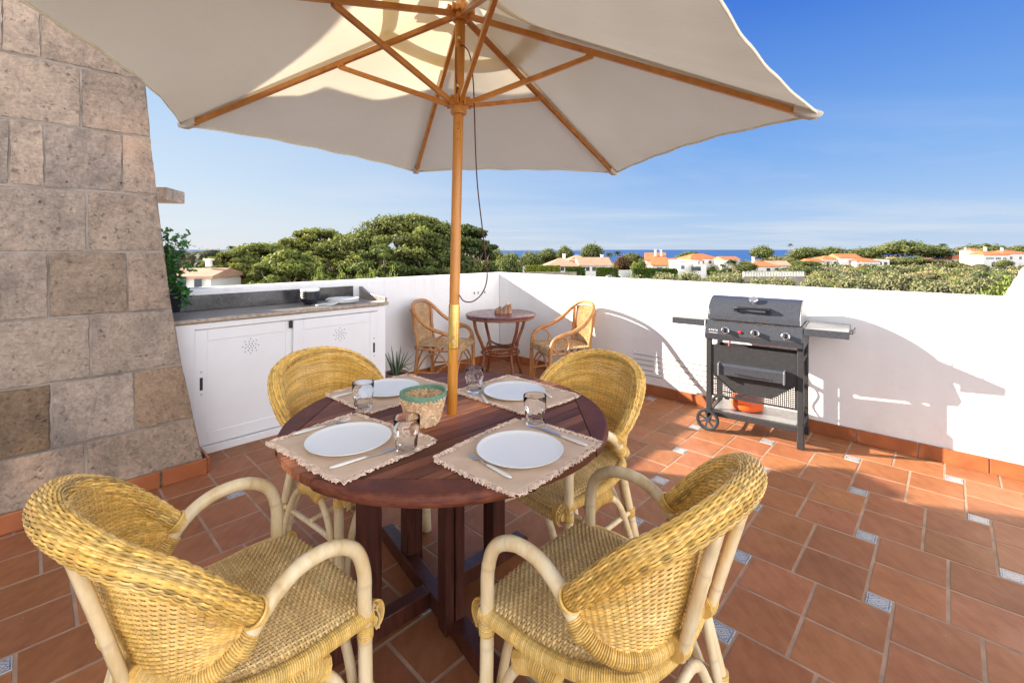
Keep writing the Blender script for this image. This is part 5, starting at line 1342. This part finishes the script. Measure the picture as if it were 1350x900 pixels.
# yellow-green hedge row just beyond the back wall
for i,(px,w_,lab) in enumerate(((424,34,'leftmost yellow-green bush of the row under the pines'),(447,34,'second yellow-green bush from the left under the pines'),(470,36,'middle yellow-green bush of the row under the pines'),(492,32,'fourth yellow-green bush from the left under the pines'),(512,30,'rightmost yellow-green bush of the row under the pines'))):
    o=bush(lab,'hedge',px,355+(i%3),24,w_,hgt=3.2,group='yellow-green bushes under the pines')
# ------------------------------------------------------------------ buildings
def volume(root,cx,cy,z0,ze,zr,wd,dp,roof,wall='hwall',over=.35,style='hip',ridge='x',cx_off=0):
    g=MB(); g.box((cx,cy,(z0+ze)/2),(wd,dp,ze-z0)); w_=g.build('wall',M[wall],root)
    if zr>ze and roof:
        W2,D2=wd/2+over,dp/2+over; g=MB()
        if style=='hip': k=min(W2,D2)*.95
        else: k=0
        if ridge=='x': top=[(cx-W2+k,cy,zr),(cx+W2-k,cy,zr)]; 
        else: top=[(cx,cy-D2+k,zr),(cx,cy+D2-k,zr)]
        b=[(cx-W2,cy-D2,ze-.02),(cx+W2,cy-D2,ze-.02),(cx+W2,cy+D2,ze-.02),(cx-W2,cy+D2,ze-.02)]
        b2=[(x,y,z+.18) for x,y,z in b]
        if ridge=='x': F_=[(4,5,9,8),(6,7,8,9),(5,6,9),(7,4,8)]
        else: F_=[(4,5,8),(5,6,9,8),(6,7,9),(7,4,8,9)]
        g.add(b+b2+top,[(3,2,1,0),(0,1,5,4),(1,2,6,5),(2,3,7,6),(3,0,4,7)]+F_)
        # tile courses
        r=g.build('roof',M[roof],root); return w_,r
    return w_,None
def win(root,x,y,z,w_,h,arch=False,parent=None):
    g=MB()
    if arch:
        a=[(w_/2*math.cos(t_),h-w_/2+w_/2*math.sin(t_)) for t_ in np.linspace(0,PI,9)]; pl=[(-w_/2,0)]+[(w_/2,0)]+a
        g.prism([(x+p,z+q) for p,q in pl],y-.06,y-.01,M=np.array([[1,0,0],[0,0,1],[0,1,0]]))
    else: g.box((x,y-.035,z+h/2),(w_,.05,h))
    return g.build('window',M['pane'],root)
def chim(root,x,y,z0,z1,s=.7,parent=None):
    g=MB(); g.box((x,y,(z0+z1)/2),(s,s,z1-z0)); g.box((x,y,z1+.04),(s+.2,s+.2,.12)); g.build('chimney',M['hwall'],root)
def hs_(label,px,d,rz=0,name='house'):
    x=(px-675)/F*d; return thing(name,label,'house',(x,d,0),rz,'houses below the terrace')
def zz(y,d): return H-(y-329)/F*d
def PX(n,d): return n/F*d
# small house at left
d=31; h=hs_('small white house with brown roof and chimney, beside the leafy potted plant',250,d,.12)
volume(h,-.15,2.2,-7.5,zz(367,d),zz(353,d+2.5),PX(58,d),4.4,'roof_b',style='gable',over=.2); chim(h,PX(4,d),2.0,zz(353,d),zz(343,d+2),.32)
win(h,-.3,-.3,zz(376,d),.5,.6); win(h,.7,-.3,zz(378,d),.45,.55)
d=130; h=hs_('long white villa with pale tiled roofs in the middle distance',760,d,.05)
volume(h,-PX(21,d),0,-8,zz(350.5,d),zz(340,d),PX(42,d),9,'roof_b'); volume(h,PX(20,d),-1.0,-8,zz(349.5,d),zz(339,d),PX(40,d),8,'roof_b',style='gable',ridge='x'); volume(h,PX(5,d),5,-8,zz(344,d),zz(336,d+5),PX(26,d),8,'roof_b')
for x in (-32,-22,-8,10,18,30): win(h,PX(x,d),(-4.5 if x<0 else -5.0),zz(356,d),1.0,1.1)
win(h,PX(4,d),-5.0,zz(360,d),.9,2.0); chim(h,PX(34,d),0,zz(345,d),zz(336,d)); chim(h,PX(-14,d),3,zz(342,d),zz(335,d))
d=155; h=hs_('white house with bright orange roof and two tall chimneys',868,d,-.25)
volume(h,-PX(4,d),1,-8,zz(343,d),zz(333,d),PX(24,d),7,'roof_r',style='gable'); volume(h,PX(6,d),-4,-8,zz(349,d),zz(340,d),PX(30,d),7,'roof_r',style='gable'); volume(h,PX(24,d),-3,-8,zz(350,d),zz(344,d),PX(14,d),6,'roof_r')
chim(h,-PX(4,d),-1,zz(338,d),zz(329,d)); chim(h,PX(3,d),-1,zz(338,d),zz(329.5,d)); win(h,0,-7.5,zz(356,d),1.6,1.2); win(h,PX(10,d),-7.5,zz(356,d),1.2,1.2)
d=125; h=hs_('low flat white house with one wide dark window',901,d,.1)
volume(h,0,0,-9,zz(344,d),0,PX(26,d),6,None); volume(h,PX(12,d),-1,-9,zz(348,d),0,PX(16,d),7,None); win(h,PX(6,d),-4.5,zz(356,d),2.6,1.1); win(h,-PX(8,d),-3,zz(354,d),.8,.9)
g=MB(); g.box((0,0,zz(343.6,d)),(PX(27,d),6.3,.25)); g.build('parapet',M['hwall'],h)
d=200; h=hs_('white two-storey house with low orange hip roof near the sea',920,d,.15)
volume(h,0,0,-9,zz(341,d),zz(334.5,d),PX(42,d),10,'roof_r'); volume(h,-PX(16,d),-4,-9,zz(343,d),zz(337,d),PX(16,d),8,'roof_r')
for x in (-14,-2,8,15): win(h,PX(x,d),-5 if x>-10 else -8,zz(347,d),1.2,1.2)
d=170; h=hs_('low house with spread orange roofs above the white railing',1010,d,-.1)
volume(h,-PX(8,d),0,-9,zz(351,d),zz(343.5,d),PX(36,d),9,'roof_r'); volume(h,PX(16,d),3,-9,zz(350,d),zz(344,d),PX(26,d),7,'roof_b',style='gable'); chim(h,-PX(16,d),0,zz(346,d),zz(339,d)); win(h,-PX(4,d),-4.5,zz(357,d),1.2,1.2); win(h,PX(6,d),-4.5,zz(357,d),1.2,1.2)
d=215; h=hs_('cluster of white villa wings with orange roofs on the right slope',1118,d,0)
volume(h,-PX(28,d),1,-9,zz(342,d),zz(337,d),PX(22,d),8,'roof_r'); volume(h,-PX(6,d),0,-9,zz(340,d),zz(334.5,d),PX(28,d),9,'roof_r',style='gable'); volume(h,PX(8,d),-5,-9,zz(344,d),zz(340,d),PX(30,d),7,'roof_r'); volume(h,PX(34,d),-2,-9,zz(342,d),0,PX(16,d),7,None); volume(h,-PX(38,d),-2,-9,zz(343,d),0,PX(14,d),6,None,'hwallc')
for x in (-36,-29,-23): win(h,PX(x,d),-3 if x>-34 else -5,zz(349,d),1.2,1.5)
for x in (-2,5,12,19): win(h,PX(x,d),-8.5,zz(351,d),1.3,1.3)
for x in (30,37): win(h,PX(x,d),-5.5,zz(349,d),1.4,1.4)
d=250; h=hs_('pinkish low house with faded roofs left of the big white villa',1250,d,0)
volume(h,-PX(18,d),0,-9,zz(343,d),zz(339,d),PX(30,d),9,'roof_b','hwallc'); volume(h,PX(8,d),0,-9,zz(341,d),zz(336,d),PX(26,d),9,'roof_r','hwallc'); win(h,PX(8,d),-4.5,zz(348,d),1.4,1.4); win(h,-PX(16,d),-4.5,zz(348,d),1.4,1.4)
d=200; h=hs_('big white villa with orange roofs and two arched loggias at the far right',1312,d,0,'villa')
volume(h,-PX(19,d),-2,-10,zz(336,d),zz(331,d),PX(33,d),9,'roof_r'); volume(h,PX(16,d),1,-10,zz(334.5,d),zz(329.5,d),PX(36,d),10,'roof_r'); volume(h,-PX(24,d),3,-8,zz(330.5,d),zz(327,d),PX(13,d),5,'roof_r'); volume(h,PX(42,d),0,-10,zz(338,d),zz(334,d),PX(18,d),8,'roof_r')
for x in (-31,-28.5,-26,-23.5,-19,-16.8,-14.6,-9.5,-7.3): win(h,PX(x,d),-6.5,zz(341.5,d),.5,.8)
for x in (-22,-11.5): win(h,PX(x,d),-6.5,zz(351,d),2.1,2.2,True)
for x in (8,20): win(h,PX(x,d),-4,zz(341.5,d),1.0,1.1)
chim(h,-PX(13,d),0,zz(334,d),zz(326,d)); chim(h,PX(9,d),0,zz(333,d),zz(327,d)); chim(h,PX(-30,d),3,zz(331,d),zz(326.5,d),.4)
for l_,px,d,yr,ye,w_,rf in (('small white cottage with orange roof behind the palms',958,190,338,342,22,'roof_r'),('small white cottage between the slope villas and the pinkish house',1180,235,339,343,20,'roof_b'),('tiny white house at the left end of the lane',692,165,343,346,22,'roof_b'),('white cottage above the railing, right side',1070,205,341,345,18,'roof_r'),('little white house low on the slope, right of the railing',1208,225,342,346,16,'roof_r')):
    h=hs_(l_,px,d,.1); volume(h,0,0,-9,zz(ye,d),zz(yr,d),PX(w_,d),7,rf,style='gable'); win(h,-1.5,-3.5,zz(ye+5,d),1,1); win(h,1.5,-3.5,zz(ye+5,d),1,1)
# distant white houses left
d=95; h=hs_('white house glimpsed between the pine trunks on the left',520,d,.1); volume(h,0,0,-9,zz(352,d),zz(346,d),PX(50,d),8,'roof_b'); win(h,-1,-4,zz(360,d),1,1); win(h,2,-4,zz(360,d),1,1)
# railing and garden walls
d=112; rl=thing('railing','white balustrade railing along the lane below the orange-roofed house','railing',((1020-675)/F*d,d,0),.08)
x0=-PX(42,d); x1=PX(42,d); zb=zz(364.5,d); zt_=zz(358,d)
g=MB(); g.box((0,0,zb-1.5),(x1-x0,.5,3.0)); g.build('base_wall',M['stonewall'],rl)
g=MB(); g.box((0,0,zt_),(x1-x0,.18,.12)); g.build('top_rail',M['fence'],rl); g=MB(); g.box((0,0,zb+.08),(x1-x0,.18,.12)); g.build('bottom_rail',M['fence'],rl)
for i in range(40):
    g=MB(); x=x0+(x1-x0)*i/39; g.box((x,0,(zb+zt_)/2),(.14,.14,zt_-zb-.02)); g.build('baluster',M['fence'],rl)
def gwall(label,px0,px1,d,y0,mat='hwall',dz=3):
    g=MB(); g.box((0,0,-dz/2),(PX(px1-px0,d),.4,dz)); g.box((0,0,.04),(PX(px1-px0,d)+.1,.5,.1)); o=g.build('garden_wall',M[mat],loc=(((px0+px1)/2-675)/F*d,d,zz(y0,d))); tag(o,label,'wall','garden walls below the terrace')
gwall('white garden wall right of the long villa',802,832,116,356.5); gwall('low stone wall under the clustered villas',1080,1120,180,352.5,'stonewall'); gwall('white wall in front of the low flat house',832,900,118,358)
gwall('pale stone wall along the lane before the long villa',672,760,104,359,'stonewall')
def hedge(label,px0,px1,d,y0,dp=1.6,tint=(1,1,1)):
    g=MB(); w_=PX(px1-px0,d); n=int(w_*260); c=np.stack([rng.uniform(-w_/2,w_/2,n),rng.uniform(-dp/2,dp/2,n),rng.uniform(-2.2,0,n)],1)
    side=rng.integers(0,3,n); c[side==0,2]=rng.normal(0,.06,(side==0).sum()); c[side>0,1]=-dp/2+rng.normal(0,.06,(side>0).sum())
    nn=rng.normal(0,.6,(n,3)); nn[side==0,2]+=1; nn[side>0,1]-=1; nn/=np.linalg.norm(nn,axis=1)[:,None]; a=np.cross(nn,rng.normal(0,1,(n,3))); a/=np.linalg.norm(a,axis=1)[:,None]; b=np.cross(nn,a); s=.13
    q=np.stack([c-a*s-b*s,c+a*s-b*s,c+a*s+b*s,c-a*s+b*s],1).reshape(-1,3); g.add(q,(np.arange(n)[:,None]*4+np.arange(4)).tolist(),np.repeat(rng.uniform(.6,1.3,n),4)[:,None]*np.array(tint))
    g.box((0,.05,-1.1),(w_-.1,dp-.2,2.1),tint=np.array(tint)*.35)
    o=g.build('hedge',M['hedge'],loc=(((px0+px1)/2-675)/F*d,d,zz(y0,d))); tag(o,label,'hedge','clipped hedges by the long villa')
hedge('bright clipped hedge left of the long villa',692,738,112,350.5,tint=(1.5,1.35,.9)); hedge('dark clipped hedge in front of the long villa',745,771,108,352.5,tint=(.55,.7,.6)); hedge('dark clipped hedge right of the villa doorway',786,814,108,353,tint=(.7,.8,.6)); hedge('low dark hedge below the orange-roofed house with two chimneys',834,892,112,354.5,tint=(.5,.65,.5))
# trees among the houses
FT=[('round dark tree on the skyline behind the long villa','pinec',780,320,150,36),('small tree left of the round skyline tree','pinec2',744,323,160,26),('low tree at the left end of the lane','pinec',700,331,120,34),('bushy tree beside the top of the corner wall','pinec',672,331,75,44),('grey-green tree right of the parasol rope','pinec2',652,326,80,40),('low spreading tree behind the lane','pinec2',722,327,170,40),('broad tree behind the flat white house','pinec2',912,331,230,50),('dark tree left of the two-chimney house','pinec',832,333,160,36),('skyline tree left of the slope villas','pinec2',1006,323,230,34),('tree above the right end of the railing','pinec',1062,325,240,44),('skyline pine over the slope villas','pinec2',1095,325,260,52),('tree between slope villas and the tallest right pine','pinec',1140,326,250,50),('tallest umbrella pine on the right skyline','pinec2',1190,316,240,78),('pine right of the tallest umbrella pine','pinec',1225,322,250,56),('long low pine behind the big white villa','pinec2',1300,321,270,80),('pine at the far right skyline','pinec2',1345,323,260,50),('round tree in front of the big white villa','pinec',1324,342,185,22),('dark tree under the clustered villas','pinec',1062,343,190,40),('dark tree left of the clustered villas','pinec',1040,341,205,34),('tree right of the low orange-roofed house','pinec',1055,350,150,30),('olive tree in front of the pinkish house','pinec2',1262,345,205,44),('low tree before the tallest right pine','pinec2',1200,338,215,60),('tree between the villas and the pinkish house','pinec',1165,340,220,50),('dark tree near the palm grove','pinec',985,345,150,30),('tree behind the palms','pinec2',950,338,200,36)]
for l_,k_,px,ty_,d,w_ in FT: fartree(l_,k_,px,ty_,d,w_)
for i in range(7): pass
bush('dark red-leaved shrub beside the two-chimney house','red',822,336,140,30,group='garden shrubs'); bush('bright green shrub right of the red-leaved one','hedge',842,341,135,28,group='garden shrubs'); bush('bright green shrub at the corner of the flat house','hedge',936,348,122,22,group='garden shrubs')
# palms
def palm_mesh():
    g=MB()
    for k in range(34):
        a=k*2.4; el=rng.uniform(-.3,1.2); L_=rng.uniform(.8,1.05); n=9; s=np.linspace(0,1,n)
        x=L_*s*math.cos(el)*(1-.1*s); z_=L_*(s*math.sin(el)-.55*s**2); c=np.stack([x*math.cos(a),x*math.sin(a),z_],1); sd=np.array([-math.sin(a),math.cos(a),0])
        for i in range(1,n):
            w_=.16*math.sin(PI*min(1,s[i]*.9+.08)); 
            for sg in (1,-1):
                t0=c[i-1]*.4+c[i]*.6; g.add([c[i-1],c[i],t0+sd*sg*w_+np.array([0,0,-.10])+(c[i]-c[i-1])*.5],[(0,1,2)],float(rng.uniform(.6,1.3)))
    o=g.build('fronds',M['palm']); me=o.data; bpy.data.objects.remove(o); return me
ME['palm']=palm_mesh()
g=MB(); g.tube([(0,0,0),(.02,0,.5),(0,0,1)],[.055,.042,.04],8); o=g.build('trunk',M['bark']); ME['ptrunk']=o.data; bpy.data.objects.remove(o)
for l_,px,ty_,d,w_ in (('slim palm tree right of the long villa',803,331,140,16),('palm above the dark shrubs by the two-chimney house',814,329,170,16),('biggest palm of the grove left of the railing',966,339,140,26),('second palm of the grove, right of the biggest',980,343,150,20),('third small palm of the grove, left side',952,345,150,18),('lone tall palm on the far right skyline',1243,319,250,15),('palm at the left horizon beyond the white house',305,322,120,16),('thin conifer-like palm on the skyline above the railing',1042,320,260,9)):
    x,_,zt=at(px,ty_,d); R=w_/2/F*d; zg=gz(x,d); t=thing('palm_tree',l_,'palm tree',(x,d,zg),rng.uniform(0,6),'palm trees')
    hh=zt-zg-R*.55; c=bpy.data.objects.new('fronds',ME['palm']); COL.objects.link(c); c.parent=t; c.scale=(R,R,R); c.location=(0,0,hh)
    k=bpy.data.objects.new('trunk',ME['ptrunk']); COL.objects.link(k); k.parent=t; k.scale=(R*1.1,R*1.1,hh)
# white car on the lane
d=108; cr_=thing('parked_car','small white car on the lane, just above the sunlit wall','car',((808-675)/F*d,d,zz(366,d)-.2),.1)
g=MB(); g.prism([(-2,.3),(-2,.75),(-1.3,.88),(-.8,1.35),(.7,1.38),(1.4,.92),(2.0,.8),(2.05,.3)],-.8,.8,M=np.array([[1,0,0],[0,0,1],[0,1,0]])); g.build('body',M['hwall'],cr_,bevel=.08)
g=MB(); g.prism([(-1.15,.92),(-.72,1.28),(.6,1.30),(1.15,.94)],-.82,.82,M=np.array([[1,0,0],[0,0,1],[0,1,0]])); g.build('side_window',M['pane'],cr_)
for x in (-1.25,1.3):
    for y in (-.72,.72):
        g=MB(); g.lathe([(0,-.1),(.3,-.1),(.32,0),(.3,.1),(0,.1)],18); o=g.build('wheel',M['rubber'],cr_,loc=(x,y,.32)); o.rotation_euler=(PI/2,0,0)
# scrub (uncountable)
def scrub(name,regs,leafk=1.0):
    g=MB()
    for (r0,r1,d0,d1,n,nl,s0,s1,tb) in regs:
        for i in range(n):
            d=math.sqrt(rng.uniform(d0*d0,d1*d1)); r=rng.uniform(r0,r1); x=r*d; s=rng.uniform(s0,s1)*(.7+.3*rng.random()); z=ground(x,d)
            c=rng.choice(5); tt=[(1,1,1),(1.3,1.15,.95),(.6,.74,.68),(1.5,1.3,1.25),(.95,1.15,.7)][c]
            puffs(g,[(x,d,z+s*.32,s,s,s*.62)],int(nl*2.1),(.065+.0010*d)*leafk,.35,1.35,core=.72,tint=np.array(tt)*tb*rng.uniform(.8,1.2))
    o=g.build(name,M['scrub']); o['kind']='stuff'; return o
o=scrub('scrubland',[(.30,1.35,64,110,420,110,1.5,3.2,1.05),(.30,1.35,110,170,420,70,1.8,3.8,1.1),(.50,1.35,170,260,520,46,2.2,4.6,1.1),(.55,1.35,260,420,260,30,3,6,1.0),(.02,.32,66,104,150,110,1.2,2.4,1.1),(-.05,.5,112,330,80,46,1.6,3.0,1.0)])
tag(o,'dense grey-green scrub covering the slope below the terrace','scrub')
o=scrub('woodland',[(-.75,-.05,70,150,150,70,2.2,4.2,.9),(-.75,.08,150,600,420,34,4,7.5,.8),(-.82,-.33,230,470,110,60,9.6,12.2,.75)])
tag(o,'hazy green woodland stretching to the horizon on the left','woodland')
BL=[('grey-green bush hiding the foot of the flat white house',905,356,95,50),('pale bush at the left foot of the flat white house',872,357,92,40),('bushy clump before the left end of the railing',965,358,92,44),('small round bush right of the flat white house',940,357,90,34),('low bush in front of the railing base',1035,363,84,50),('rounded grey-green bush behind the wall, left of the barbecue',884,359,80,44),('grey bush right of the lane wall behind the sunlit wall',840,360,76,50),('pale bush above the wall, left of the barbecue',755,360,74,44),('light green bush directly above the barbecue lid',955,358,78,56),('bright bush beside the railing end above the barbecue',925,362,72,44),('grey bush below the railing',1010,362,78,60),('dark bush low on the slope right of the railing',1075,364,74,56),('tall light bush above the middle of the sunlit wall',1125,362,84,60),('yellow-green bush where the wall starts to rise',1318,372,58,74),('tall yellow-green bush at the right edge above the rising wall',1346,352,62,60),('round bush in the middle of the right slope',1180,358,105,60),('grey bush with dry twigs below the pinkish house',1230,366,82,66),('olive bush below the big white villa',1290,362,90,60)]
for l_,px,ty_,d,w_ in BL: bush(l_,'hedge' if 'yellow' in l_ else 'scrub',px,ty_,d,w_)
for o in bpy.data.objects:
    if o.name.startswith('bush') and 'yellow' not in str(o.get('label','')): pass
